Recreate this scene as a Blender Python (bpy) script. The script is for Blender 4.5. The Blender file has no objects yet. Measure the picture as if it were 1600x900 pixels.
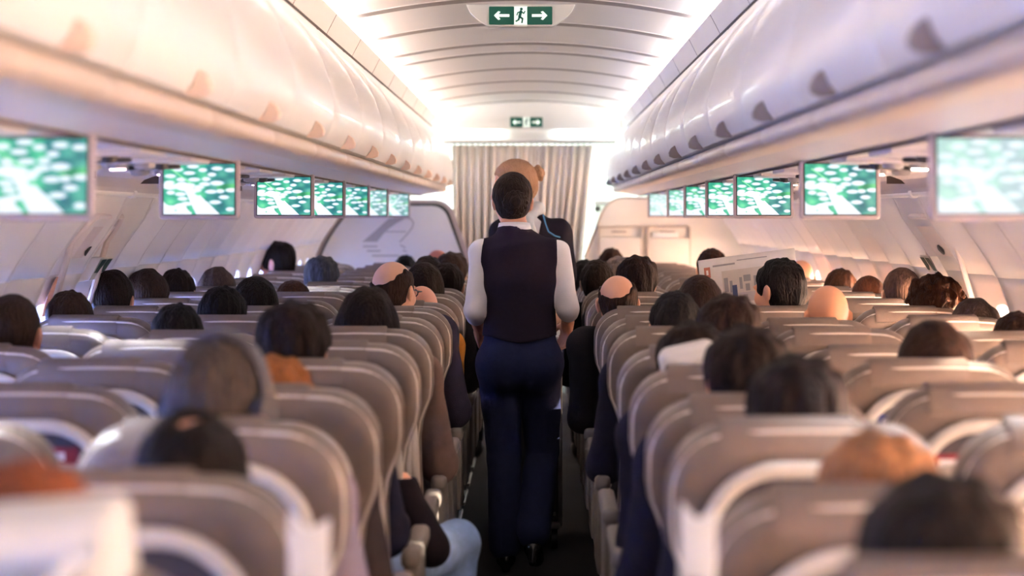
import bpy, bmesh, math, random
import numpy as np
from mathutils import Matrix, Vector, Euler
random.seed(7); RNG = np.random.RandomState(5)
SC = bpy.context.scene; COL = SC.collection
PI = math.pi
# ------------------------------------------------------------------ camera model
CX, CZ, FPX, VX, VY = 0.05, 1.5, 3040.0, 837.0, 338.0
def P(px, py, d):
    return Vector((CX + (px - VX) * d / FPX, d, CZ - (py - VY) * d / FPX))
cam = bpy.data.cameras.new('camera'); camo = bpy.data.objects.new('camera', cam); COL.objects.link(camo)
cam.sensor_width = 36; cam.lens = FPX / 1600 * 36
cam.shift_x = -(VX - 800) / 1600; cam.shift_y = -(450 - VY) / 1600
camo.location = (CX, 0, CZ); camo.rotation_euler = (PI / 2, 0, 0)
cam.clip_start = 0.05; cam.clip_end = 200
cam.dof.use_dof = True; cam.dof.focus_distance = 8.25; cam.dof.aperture_fstop = 2.25
SC.camera = camo
SC.view_settings.view_transform = 'Standard'; SC.view_settings.look = 'None'
SC.view_settings.gamma = 1; SC.view_settings.use_curve_mapping = False
SC.view_settings.exposure = 1.27
SC.cycles.use_denoising = True
SC.cycles.max_bounces = 8; SC.cycles.diffuse_bounces = 5; SC.cycles.glossy_bounces = 3
SC.cycles.sample_clamp_indirect = 6

# ------------------------------------------------------------------ materials
def lin(c):
    return tuple((v / 255 / 12.92) if v <= 10.3 else ((v / 255 + .055) / 1.055) ** 2.4 for v in c) + (1.0,)
MATS = {}
def mat(name, rgb, rough=.6, var=.12, scale=18., bump=.0, bscale=None, metal=0., sheen=0., emit=0., stretch=None, coat=0., spec=.5, rgb2=None):
    if name in MATS: return MATS[name]
    m = bpy.data.materials.new(name); m.use_nodes = True
    n, l = m.node_tree.nodes, m.node_tree.links
    b = n['Principled BSDF']
    tc = n.new('ShaderNodeTexCoord'); mp = n.new('ShaderNodeMapping'); l.new(tc.outputs['Object'], mp.inputs['Vector'])
    if stretch: mp.inputs['Scale'].default_value = stretch
    nz = n.new('ShaderNodeTexNoise'); nz.inputs['Scale'].default_value = scale; nz.inputs['Detail'].default_value = 3
    l.new(mp.outputs['Vector'], nz.inputs['Vector'])
    mx = n.new('ShaderNodeMix'); mx.data_type = 'RGBA'
    c = lin(rgb); c2 = lin(rgb2) if rgb2 else tuple(v * (1 - var * 2) for v in c[:3]) + (1,)
    mx.inputs[6].default_value = tuple(min(1, v * (1 + var)) for v in c[:3]) + (1,) if not rgb2 else c
    mx.inputs[7].default_value = c2
    l.new(nz.outputs['Fac'], mx.inputs[0]); l.new(mx.outputs[2], b.inputs['Base Color'])
    b.inputs['Roughness'].default_value = rough; b.inputs['Metallic'].default_value = metal
    b.inputs['Specular IOR Level'].default_value = spec
    if sheen: b.inputs['Sheen Weight'].default_value = sheen
    if coat: b.inputs['Coat Weight'].default_value = coat
    if bump:
        bn = n.new('ShaderNodeBump'); bn.inputs['Strength'].default_value = bump; bn.inputs['Distance'].default_value = .012 if name.startswith('hair') else .004
        nb = n.new('ShaderNodeTexNoise'); nb.inputs['Scale'].default_value = bscale or scale * 6; nb.inputs['Detail'].default_value = 2
        l.new(mp.outputs['Vector'], nb.inputs['Vector'])
        l.new(nb.outputs['Fac'], bn.inputs['Height']); l.new(bn.outputs['Normal'], b.inputs['Normal'])
    if emit:
        b.inputs['Emission Color'].default_value = c; b.inputs['Emission Strength'].default_value = emit
    MATS[name] = m
    return m
def cloth(rgb, kind='knit'):
    return mat('cloth_%d_%d_%d' % rgb, rgb, .9, .18, 30, .4, 260, spec=.12)
def skinm(rgb): return mat('skin_%d_%d_%d' % rgb, rgb, .48, .06, 14, .08, 160)
def hairm(rgb, rgb2=None):
    rgb = (int(rgb[0] * .82), int(rgb[1] * .76), int(rgb[2] * .74))
    return mat('hair_%d_%d_%d' % rgb, rgb, .62, .4, 60, 1., 90, stretch=(1.6, 1.6, .35), spec=.12, rgb2=rgb2)
LIP = mat('lip', (168, 96, 88), .45); EYEW = mat('eye_white', (232, 228, 222), .25, 0); IRIS = mat('iris', (52, 34, 24), .2, 0)

# ------------------------------------------------------------------ object helpers
def tag(o, label=None, cat=None, group=None, kind=None):
    if label: o['label'] = label
    if cat: o['category'] = cat
    if group: o['group'] = group
    if kind: o['kind'] = kind
    return o
def empty(name, loc=(0, 0, 0), label=None, cat=None, group=None, rz=0):
    o = bpy.data.objects.new(name, None); COL.objects.link(o); o.location = loc; o.rotation_euler = (0, 0, rz)
    o.empty_display_size = .05
    return tag(o, label, cat, group)
def put(name, me, parent=None, m=None, loc=None, rot=None):
    o = bpy.data.objects.new(name, me); COL.objects.link(o)
    if parent is not None: o.parent = parent
    if loc is not None: o.location = loc
    if rot is not None: o.rotation_euler = rot
    if m is not None:
        ms = m if isinstance(m, (list, tuple)) else [m]
        while len(me.materials) < len(ms): me.materials.append(None)
        for i, mm in enumerate(ms):
            o.material_slots[i].link = 'OBJECT'; o.material_slots[i].material = mm
    return o
class G:
    """collects shapes for one mesh"""
    def __init__(s): s.v = []; s.f = []; s.mi = []
    def add(s, vs, fs, mi=0):
        o = len(s.v); s.v += [tuple(p) for p in vs]; s.f += [tuple(i + o for i in f) for f in fs]; s.mi += [mi] * len(fs); return s
    def bm(s, bm, mi=0, M=None):
        bm.verts.index_update()
        s.add([(M @ v.co) if M else v.co for v in bm.verts], [[v.index for v in f.verts] for f in bm.faces], mi); bm.free(); return s
    def box(s, x0, x1, y0, y1, z0, z1, bev=0., mi=0, M=None, seg=2):
        bm = bmesh.new(); bmesh.ops.create_cube(bm, size=1)
        for v in bm.verts: v.co = Vector(((x0 + x1) / 2 + v.co.x * (x1 - x0), (y0 + y1) / 2 + v.co.y * (y1 - y0), (z0 + z1) / 2 + v.co.z * (z1 - z0)))
        if bev: bmesh.ops.bevel(bm, geom=bm.edges[:], offset=bev, segments=seg, affect='EDGES', profile=.5)
        return s.bm(bm, mi, M)
    def cyl(s, a, b, r, r2=None, n=20, mi=0):
        a, b = Vector(a), Vector(b); d = b - a; bm = bmesh.new()
        bmesh.ops.create_cone(bm, cap_ends=True, segments=n, radius1=r, radius2=r if r2 is None else r2, depth=d.length)
        M = Matrix.Translation((a + b) / 2) @ d.to_track_quat('Z', 'Y').to_matrix().to_4x4()
        return s.bm(bm, mi, M)
    def tube(s, pts, r, n=8, closed=False, mi=0, r2=None):
        pts = [Vector(p) for p in pts]; N = len(pts); vs = []; fs = []
        up = Vector((0, 1, 0)); prev = None
        for i, p in enumerate(pts):
            if closed: t = pts[(i + 1) % N] - pts[i - 1]
            else: t = pts[min(i + 1, N - 1)] - pts[max(i - 1, 0)]
            t.normalize()
            a = up - t * up.dot(t) if prev is None else prev - t * prev.dot(t)
            if a.length < 1e-5: a = t.orthogonal()
            a.normalize(); prev = a; b = t.cross(a)
            for k in range(n):
                th = 2 * PI * k / n; vs.append(p + a * (math.cos(th) * (r2 or r)) + b * (math.sin(th) * r))
        for i in range(N if closed else N - 1):
            j = (i + 1) % N
            for k in range(n):
                fs.append((i * n + k, i * n + (k + 1) % n, j * n + (k + 1) % n, j * n + k))
        if not closed: fs += [tuple(range(n - 1, -1, -1)), tuple((N - 1) * n + k for k in range(n))]
        return s.add(vs, fs, mi)
    def prism(s, out, y0, y1, mi=0, M=None):
        """outline in (x,z), thickness along y"""
        n = len(out); vs = [(x, y0, z) for x, z in out] + [(x, y1, z) for x, z in out]
        fs = [tuple(range(n)), tuple(range(2 * n - 1, n - 1, -1))] + [(i, i + n, (i + 1) % n + n, (i + 1) % n) for i in range(n)]
        return s.add([(M @ Vector(v)) if M else v for v in vs], fs, mi)
    def grid(s, fn, nu, nv, mi=0, closed_v=False):
        vs = [fn(u, v) for u in range(nu) for v in range(nv)]
        fs = [(u * nv + v, (u + 1) * nv + v, (u + 1) * nv + (v + 1) % nv, u * nv + (v + 1) % nv) for u in range(nu - 1) for v in range(nv if closed_v else nv - 1)]
        return s.add(vs, fs, mi)
    def pillow(s, out, th, r, dome_f=.0, dome_r=.0, mi=0, nr=4):
        """rounded slab: outline (x,z), thickness th along y, edge radius r"""
        n = len(out); o = [Vector((x, 0, z)) for x, z in out]
        c = sum(o, Vector()) / n; nrm = []
        for i in range(n):
            t = o[(i + 1) % n] - o[i - 1]; q = Vector((t.z, 0, -t.x)).normalized()
            if q.dot(o[i] - c) < 0: q = -q
            nrm.append(q)
        rings = []
        for k in range(nr + 1): # rear edge from flat to side
            a = PI / 2 * k / nr; rings.append([o[i] - nrm[i] * (r * (1 - math.sin(a))) + Vector((0, -th / 2 + r * (1 - math.cos(a)), 0)) for i in range(n)])
        for k in range(nr + 1):
            a = PI / 2 * (1 - k / nr); rings.append([o[i] - nrm[i] * (r * (1 - math.sin(a))) + Vector((0, th / 2 - r * (1 - math.cos(a)), 0)) for i in range(n)])
        rear = []; front = []
        for q in (.85, .6, .3):
            rear.append([c + (p - c) * q + Vector((0, -dome_r * (1 - q * q), 0)) for p in rings[0]])
            front.append([c + (p - c) * q + Vector((0, dome_f * (1 - q * q), 0)) for p in rings[-1]])
            for ring, src in ((rear[-1], rings[0]), (front[-1], rings[-1])):
                for a, b in zip(ring, src): a.y += b.y * (1 - q) if False else 0
        for ring in rear:
            for p in ring: p.y = p.y
        allr = rear[::-1] + rings + front
        # domes: y offset relative to faces
        vs = []; 
        for ri, ring in enumerate(allr):
            vs += ring
        # fix y of inner rings
        m = len(rear)
        for ri in range(m):
            q = (.3, .6, .85)[ri]
            for i in range(n): vs[ri * n + i].y = -th / 2 - dome_r * (1 - q * q)
        for ri in range(m):
            q = (.85, .6, .3)[ri]
            for i in range(n): vs[(m + len(rings) + ri) * n + i].y = th / 2 + dome_f * (1 - q * q)
        R = len(allr); fs = []
        for a in range(R - 1):
            for i in range(n): fs.append((a * n + i, a * n + (i + 1) % n, (a + 1) * n + (i + 1) % n, (a + 1) * n + i))
        vs += [Vector((c.x, -th / 2 - dome_r, c.z)), Vector((c.x, th / 2 + dome_f, c.z))]
        for i in range(n):
            fs.append((R * n, (i + 1) % n, i)); fs.append((R * n + 1, (R - 1) * n + i, (R - 1) * n + (i + 1) % n))
        return s.add(vs, fs, mi)
    def mesh(s, name, mats=(), smooth=True, angle=40):
        me = bpy.data.meshes.new(name); me.from_pydata(s.v, [], s.f)
        ms = mats if isinstance(mats, (list, tuple)) else [mats]
        for m in ms: me.materials.append(m)
        me.polygons.foreach_set('material_index', s.mi)
        bm = bmesh.new(); bm.from_mesh(me); bmesh.ops.recalc_face_normals(bm, faces=bm.faces[:]); bm.to_mesh(me); bm.free()
        if smooth:
            me.polygons.foreach_set('use_smooth', [True] * len(me.polygons))
            try: me.set_sharp_from_angle(angle=math.radians(angle))
            except Exception: pass
        me.update(); return me
    def build(s, name, mats, parent=None, **k):
        return put(name, s.mesh(name, mats, **k), parent)
def rrect(x0, x1, z0, z1, r, n=6):
    out = []
    for cx, cz, a0 in ((x1 - r, z1 - r, 0), (x0 + r, z1 - r, 90), (x0 + r, z0 + r, 180), (x1 - r, z0 + r, 270)):
        for k in range(n + 1):
            a = math.radians(a0 + 90 * k / n); out.append((cx + r * math.cos(a), cz + r * math.sin(a)))
    return out
def struct(o): o['kind'] = 'structure'; return o

# ------------------------------------------------------------------ signed distance modelling
class Field:
    def __init__(s, lo, hi, h):
        s.lo = np.array(lo, float); s.h = h
        s.n = np.ceil((np.array(hi) - s.lo) / h).astype(int) + 1
        s.f = np.full(s.n, .3, np.float32)
    def sub(s, lo, hi):
        a = np.clip(np.floor((np.array(lo) - s.lo) / s.h).astype(int), 0, s.n - 1); b = np.clip(np.ceil((np.array(hi) - s.lo) / s.h).astype(int) + 1, 1, s.n)
        sl = tuple(slice(i, max(j, i + 1)) for i, j in zip(a, b))
        c = [(s.lo[i] + s.h * np.arange(sl[i].start, sl[i].stop)).astype(np.float32) for i in range(3)]
        return sl, c[0][:, None, None], c[1][None, :, None], c[2][None, None, :]
    def comb(s, sl, d, k):
        a = s.f[sl]
        if k > 0:
            h = np.clip(.5 + .5 * (a - d) / k, 0, 1); s.f[sl] = a + (d - a) * h - k * h * (1 - h)
        else: s.f[sl] = np.minimum(a, d)
    def cone(s, a, b, ra, rb, k=.02):
        a = np.array(a, float); b = np.array(b, float); m = max(ra, rb) + .06
        sl, X, Y, Z = s.sub(np.minimum(a, b) - m, np.maximum(a, b) + m)
        ab = b - a; L = max(float(ab @ ab), 1e-9)
        t = np.clip(((X - a[0]) * ab[0] + (Y - a[1]) * ab[1] + (Z - a[2]) * ab[2]) / L, 0, 1)
        d = np.sqrt((X - a[0] - t * ab[0]) ** 2 + (Y - a[1] - t * ab[1]) ** 2 + (Z - a[2] - t * ab[2]) ** 2) - (ra + t * (rb - ra))
        s.comb(sl, d, k); return s
    def ell_d(s, sl_c, c, r, R):
        X, Y, Z = sl_c; X = X - c[0]; Y = Y - c[1]; Z = Z - c[2]
        if R is not None:
            R = np.array(R); X, Y, Z = (R[0][0] * X + R[1][0] * Y + R[2][0] * Z, R[0][1] * X + R[1][1] * Y + R[2][1] * Z, R[0][2] * X + R[1][2] * Y + R[2][2] * Z)
        k0 = np.sqrt((X / r[0]) ** 2 + (Y / r[1]) ** 2 + (Z / r[2]) ** 2); k1 = np.sqrt((X / r[0] ** 2) ** 2 + (Y / r[1] ** 2) ** 2 + (Z / r[2] ** 2) ** 2)
        return k0 * (k0 - 1) / np.maximum(k1, 1e-6)
    def ell(s, c, r, k=.02, R=None):
        c = np.array(c, float); m = max(r) + .06
        sl, X, Y, Z = s.sub(c - m, c + m); s.comb(sl, s.ell_d((X, Y, Z), c, r, R), k); return s
    def cut_ell(s, c, r, k=.008, R=None):
        c = np.array(c, float); m = max(r) + .05
        sl, X, Y, Z = s.sub(c - m, c + m); d = -s.ell_d((X, Y, Z), c, r, R); a = s.f[sl]
        h = np.clip(.5 + .5 * (d - a) / k, 0, 1); s.f[sl] = a + (d - a) * h + k * h * (1 - h); return s
    def plane(s, n, off):
        """keep the side where n.p <= off"""
        sl, X, Y, Z = s.sub(s.lo, s.lo + s.n * s.h); s.f = np.maximum(s.f, (n[0] * X + n[1] * Y + n[2] * Z - off).astype(np.float32)); return s
    def keep(s, fn):
        sl, X, Y, Z = s.sub(s.lo, s.lo + s.n * s.h); s.f = np.maximum(s.f, fn(X, Y, Z).astype(np.float32)); return s
    def offset(s, e): s.f -= e; return s
    def noise(s, amp, freq, seed=1, aniso=(1, 1, 1), n=14):
        r = np.random.RandomState(seed); sl, X, Y, Z = s.sub(s.lo, s.lo + s.n * s.h)
        near = np.abs(s.f) < .06; w = np.argwhere(near)
        p = s.lo + w * s.h; v = np.zeros(len(w))
        for i in range(n):
            d = r.normal(size=3); d /= np.linalg.norm(d); d = d * np.array(aniso) * freq * r.uniform(.6, 1.6)
            v += np.sin(p @ d + r.uniform(0, 6.28))
        s.f[near] -= (amp * v / math.sqrt(n)).astype(np.float32); return s
    def surf(s):
        f = s.f; f[0], f[-1], f[:, 0], f[:, -1], f[:, :, 0], f[:, :, -1] = .3, .3, .3, .3, .3, .3
        ins = f < 0; nx, ny, nz = f.shape
        cnt = np.zeros((nx - 1, ny - 1, nz - 1), np.int8)
        for i in (0, 1):
            for j in (0, 1):
                for k in (0, 1): cnt += ins[i:nx - 1 + i, j:ny - 1 + j, k:nz - 1 + k]
        act = np.argwhere((cnt > 0) & (cnt < 8)); idx = np.full(cnt.shape, -1, np.int64); idx[tuple(act.T)] = np.arange(len(act))
        acc = np.zeros((len(act), 3)); num = np.zeros(len(act))
        cor = [(i, j, k) for i in (0, 1) for j in (0, 1) for k in (0, 1)]
        val = {c: f[act[:, 0] + c[0], act[:, 1] + c[1], act[:, 2] + c[2]] for c in cor}
        for a in cor:
            for ax in range(3):
                if a[ax] == 0:
                    b = list(a); b[ax] = 1; b = tuple(b); va, vb = val[a], val[b]; x = (va < 0) != (vb < 0)
                    t = np.where(x, va / np.where(x, va - vb, 1), 0)
                    p = np.zeros((len(act), 3)); p[:] = a; p[:, ax] = t; acc += p * x[:, None]; num += x
        V = s.lo + (act + acc / num[:, None]) * s.h
        Q = []
        for ax in range(3):
            sa = [slice(0, -1) if q == ax else slice(1, -1) for q in range(3)]; sb = [slice(1, None) if q == ax else slice(1, -1) for q in range(3)]
            A = ins[tuple(sa)]; B = ins[tuple(sb)]; e = np.argwhere(A != B); fl = A[tuple(e.T)]
            base = e + np.array([0 if q == ax else 1 for q in range(3)])
            u, w = (ax + 1) % 3, (ax + 2) % 3; c = []
            for du, dw in ((-1, -1), (0, -1), (0, 0), (-1, 0)):
                g = base.copy(); g[:, u] += du; g[:, w] += dw; c.append(idx[tuple(g.T)])
            q = np.stack(c, 1); q[~fl] = q[~fl][:, ::-1]; Q.append(q)
        return V, np.concatenate(Q)
    def mesh(s, name, mats=1, smooth=1, zones=None):
        V, Q = s.surf()
        for _ in range(smooth):
            acc = np.zeros_like(V); num = np.zeros(len(V))
            for a, b in ((0, 1), (1, 2), (2, 3), (3, 0)):
                np.add.at(acc, Q[:, a], V[Q[:, b]]); np.add.at(acc, Q[:, b], V[Q[:, a]]); np.add.at(num, Q[:, a], 1); np.add.at(num, Q[:, b], 1)
            V = V * .5 + .5 * acc / np.maximum(num, 1)[:, None]
        me = bpy.data.meshes.new(name); me.vertices.add(len(V)); me.vertices.foreach_set('co', V.astype(np.float32).ravel())
        me.loops.add(Q.size); me.loops.foreach_set('vertex_index', Q.astype(np.int32).ravel())
        me.polygons.add(len(Q)); me.polygons.foreach_set('loop_start', (np.arange(len(Q)) * 4).astype(np.int32))
        me.update(calc_edges=True); me.validate()
        me.polygons.foreach_set('use_smooth', np.ones(len(me.polygons), bool))
        for _ in range(mats): me.materials.append(None)
        if zones is not None and len(me.polygons) == len(Q):
            cen = V[Q].mean(1); mi = np.zeros(len(Q), np.int32)
            for i, c, r in zones:
                mi[((cen - np.array(c)) ** 2).sum(1) < r * r] = i
            me.polygons.foreach_set('material_index', mi)
        return me

def T(M, p): return tuple(M @ Vector(p))
def R3(M): return [[M[i][j] for j in range(3)] for i in range(3)]
def head_sdf(F, M, neck_base, female=False, zones=None):
    """M: head frame (origin between the ears, +Y is where the face looks)"""
    R = R3(M); w = .95 if female else 1
    F.cone(neck_base, T(M, (0, -.025, -.04)), .058 * w, .054 * w, .03)
    F.ell(T(M, (0, -.012, .03)), (.076 * w, .097, .092), .02, R)
    F.ell(T(M, (0, .03, -.03)), (.064 * w, .066, .075), .03, R)
    F.ell(T(M, (0, .058, -.088)), (.034 * w, .032, .026), .03, R)
    for s in (-1, 1):
        F.ell(T(M, (s * .032, .078, .024)), (.03, .014, .011), .012, R)
        F.ell(T(M, (s * .042, .062, -.022)), (.024, .022, .024), .02, R)
        F.cut_ell(T(M, (s * .031, .096, .004)), (.018, .014, .011), .008, R)
    F.cone(T(M, (0, .09, .012)), T(M, (0, .112, -.028)), .009, .014, .012)
    for s in (-1, 1): F.ell(T(M, (s * .011, .102, -.032)), (.009, .011, .008), .006, R)
    F.ell(T(M, (0, .088, -.059)), (.024, .013, .007), .006, R); F.ell(T(M, (0, .086, -.070)), (.021, .013, .008), .006, R)
    for s in (-1, 1):
        F.ell(T(M, (s * .031, .082, .004)), (.014, .012, .011), 0, R)
        F.ell(T(M, (s * .079 * w, -.012, -.002)), (.009, .019, .032), .006, R)
        F.ell(T(M, (s * .086 * w, -.02, .006)), (.006, .018, .024), .004, R)
    if zones is not None:
        zones += [(1, T(M, (0, .1, -.064)), .016), (1, T(M, (.014, .096, -.063)), .010), (1, T(M, (-.014, .096, -.063)), .010)]
        for s in (-1, 1): zones += [(2, T(M, (s * .031, .092, .004)), .010), (3, T(M, (s * .031, .096, .004)), .0055)]
def hand_sdf(F, wrist, d, n, side, curl=.5, sc=1.):
    """d: finger direction, n: back-of-hand direction; side +1 thumb towards d x n"""
    d = Vector(d).normalized(); n = Vector(n); n = (n - d * n.dot(d)).normalized(); t = d.cross(n) * side; w = Vector(wrist)
    F.cone(w, w + d * .03 * sc, .026 * sc, .028 * sc, .02)
    for i in range(4):
        u = (1.5 - i) * .0195 * sc; L = (.078, .086, .080, .062)[i] * sc
        a = w + d * .02 * sc + t * u * .7; b = w + d * (.088 - .004 * abs(i - 1)) * sc + t * u
        F.cone(a, b, .0135 * sc, .0115 * sc, .012)
        c = b + (d * math.cos(curl * .8) - n * math.sin(curl * .8)) * L * .52
        e = c + (d * math.cos(curl * 2) - n * math.sin(curl * 2)) * L * .48
        F.cone(b, c, .0105 * sc, .0095 * sc, .004); F.cone(c, e, .0095 * sc, .008 * sc, .004)
    a = w + d * .025 * sc + t * .022 * sc; b = a + (d * .6 + t * .8 - n * .25).normalized() * .045 * sc; c = b + (d * .95 + t * .2 - n * .4).normalized() * .036 * sc
    F.cone(a, b, .0145 * sc, .012 * sc, .01); F.cone(b, c, .0115 * sc, .009 * sc, .004)

# ------------------------------------------------------------------ hair styles, in head space
HAIR = {}
def hair(style):
    if style in HAIR: return HAIR[style]
    F = Field((-.17, -.21, -.30 if style in ('long', 'bob') else -.15), (.17, .15, .2), .0045)
    def cap(g, zcut=-.07, face=True, slope=.25):
        F.ell((0, -.014, .03), (.078 + g, .099 + g, .094 + g), 0)
        F.ell((0, -.055, -.028), (.050 + g, .046 + g, .045 + g), .03)
    def trim(zcut=-.066, hl=.0):
        F.cut_ell((0, .115 + hl, -.035), (.105, .105, .122), .01)
        for s in (-1, 1): F.cut_ell((s * .094, -.004, -.018), (.030, .036, .052), .006)
        F.keep(lambda X, Y, Z: -(Z - zcut - .5 * np.maximum(Y + .02, 0)) + 0 * X)
    if style == 'short': cap(.011); trim(); F.noise(.003, 130, 3, (1, 1, .4)); F.noise(.0016, 300, 41, (1, 1, .3))
    elif style == 'crop': cap(.005); trim(); F.noise(.001, 200, 4)
    elif style == 'thick': cap(.018); F.ell((0, -.02, .06), (.088, .1, .075), .03); trim(-.066); F.noise(.0045, 90, 5, (1, 1, .5)); F.noise(.002, 260, 42, (1, 1, .3))
    elif style == 'flat': cap(.015); F.ell((0, -.03, .02), (.104, .112, .085), .02); trim(-.08); F.noise(.003, 90, 6, (1, 1, .4))
    elif style == 'spiky': cap(.010); trim(); F.noise(.002, 100, 7); F.noise(.003, 190, 8, (1, 1, .15))
    elif style == 'curly': cap(.02); F.ell((0, -.02, .035), (.112, .115, .1), .02); trim(-.09); F.noise(.010, 95, 9); F.noise(.005, 200, 10)
    elif style == 'bob':
        cap(.014); F.ell((0, -.035, -.03), (.098, .082, .12), .04); F.cut_ell((0, .12, -.05), (.088, .11, .16), .01)
        F.keep(lambda X, Y, Z: -(Z + .15) + 0 * X + 0 * Y); F.noise(.003, 110, 11, (1, 1, .2))
    elif style == 'long':
        cap(.016); F.ell((0, -.045, -.05), (.112, .075, .15), .05); F.ell((0, -.05, -.16), (.118, .06, .12), .05)
        F.cut_ell((0, .12, -.06), (.088, .11, .2), .01); F.noise(.0035, 100, 12, (1, 1, .2))
    elif style in ('bun', 'sidebun'):
        cap(.009); F.cut_ell((0, .11, -.04), (.1, .1, .125), .01)
        for s in (-1, 1): F.cut_ell((s * .091, .0, -.038), (.030, .046, .062), .008)
        F.keep(lambda X, Y, Z: -(Z + .082 - .4 * np.maximum(Y + .04, 0)) + 0 * X); F.noise(.0013, 150, 13, (.25, 1, 1))
        c = (.006, -.126, -.012) if style == 'bun' else (0, -.128, .035); r = .049 if style == 'bun' else .036
        F.ell(c, (r, r * .72, r), .006)
        F.ell((c[0] + .004, c[1] - r * .5, c[2] + .003), (r * .55, r * .36, r * .5), .004)
        for k in range(14):
            a = 2 * PI * k / 14; b = a + 1.3
            F.cone((c[0] + r * .95 * math.cos(a), c[1] - .008, c[2] + r * .92 * math.sin(a)), (c[0] + r * .35 * math.cos(b), c[1] - r * .78, c[2] + r * .35 * math.sin(b)), .010, .006, .002)
    elif style == 'ponytail':
        cap(.010); trim(-.08); F.noise(.0015, 140, 14, (1, 1, .4))
        F.cone((-.02, -.115, -.045), (-.03, -.15, -.085), .022, .026, .01); F.cone((-.03, -.15, -.085), (-.03, -.14, -.14), .026, .014, .01)
    elif style == 'ring':
        cap(.007); trim(-.08); F.cut_ell((0, .03, .125), (.066, .115, .082), .01); F.noise(.0012, 180, 15)
    elif style == 'bigring':
        cap(.004); trim(-.08); F.cut_ell((-.014, -.06, .100), (.070, .102, .078), .02); F.cut_ell((0, .04, .12), (.066, .1, .08), .012); F.noise(.0016, 160, 16)
    elif style == 'fringe':
        cap(.004); trim(-.085); F.cut_ell((0, .02, .10), (.12, .14, .098), .012); F.noise(.0008, 200, 17)
    elif style == 'spot':
        cap(.013); trim(-.08); F.cut_ell((.004, -.045, .142), (.034, .04, .034), .008); F.noise(.003, 110, 18)
    me = F.mesh('hair_' + style, 1, 1); HAIR[style] = me; return me

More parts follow.
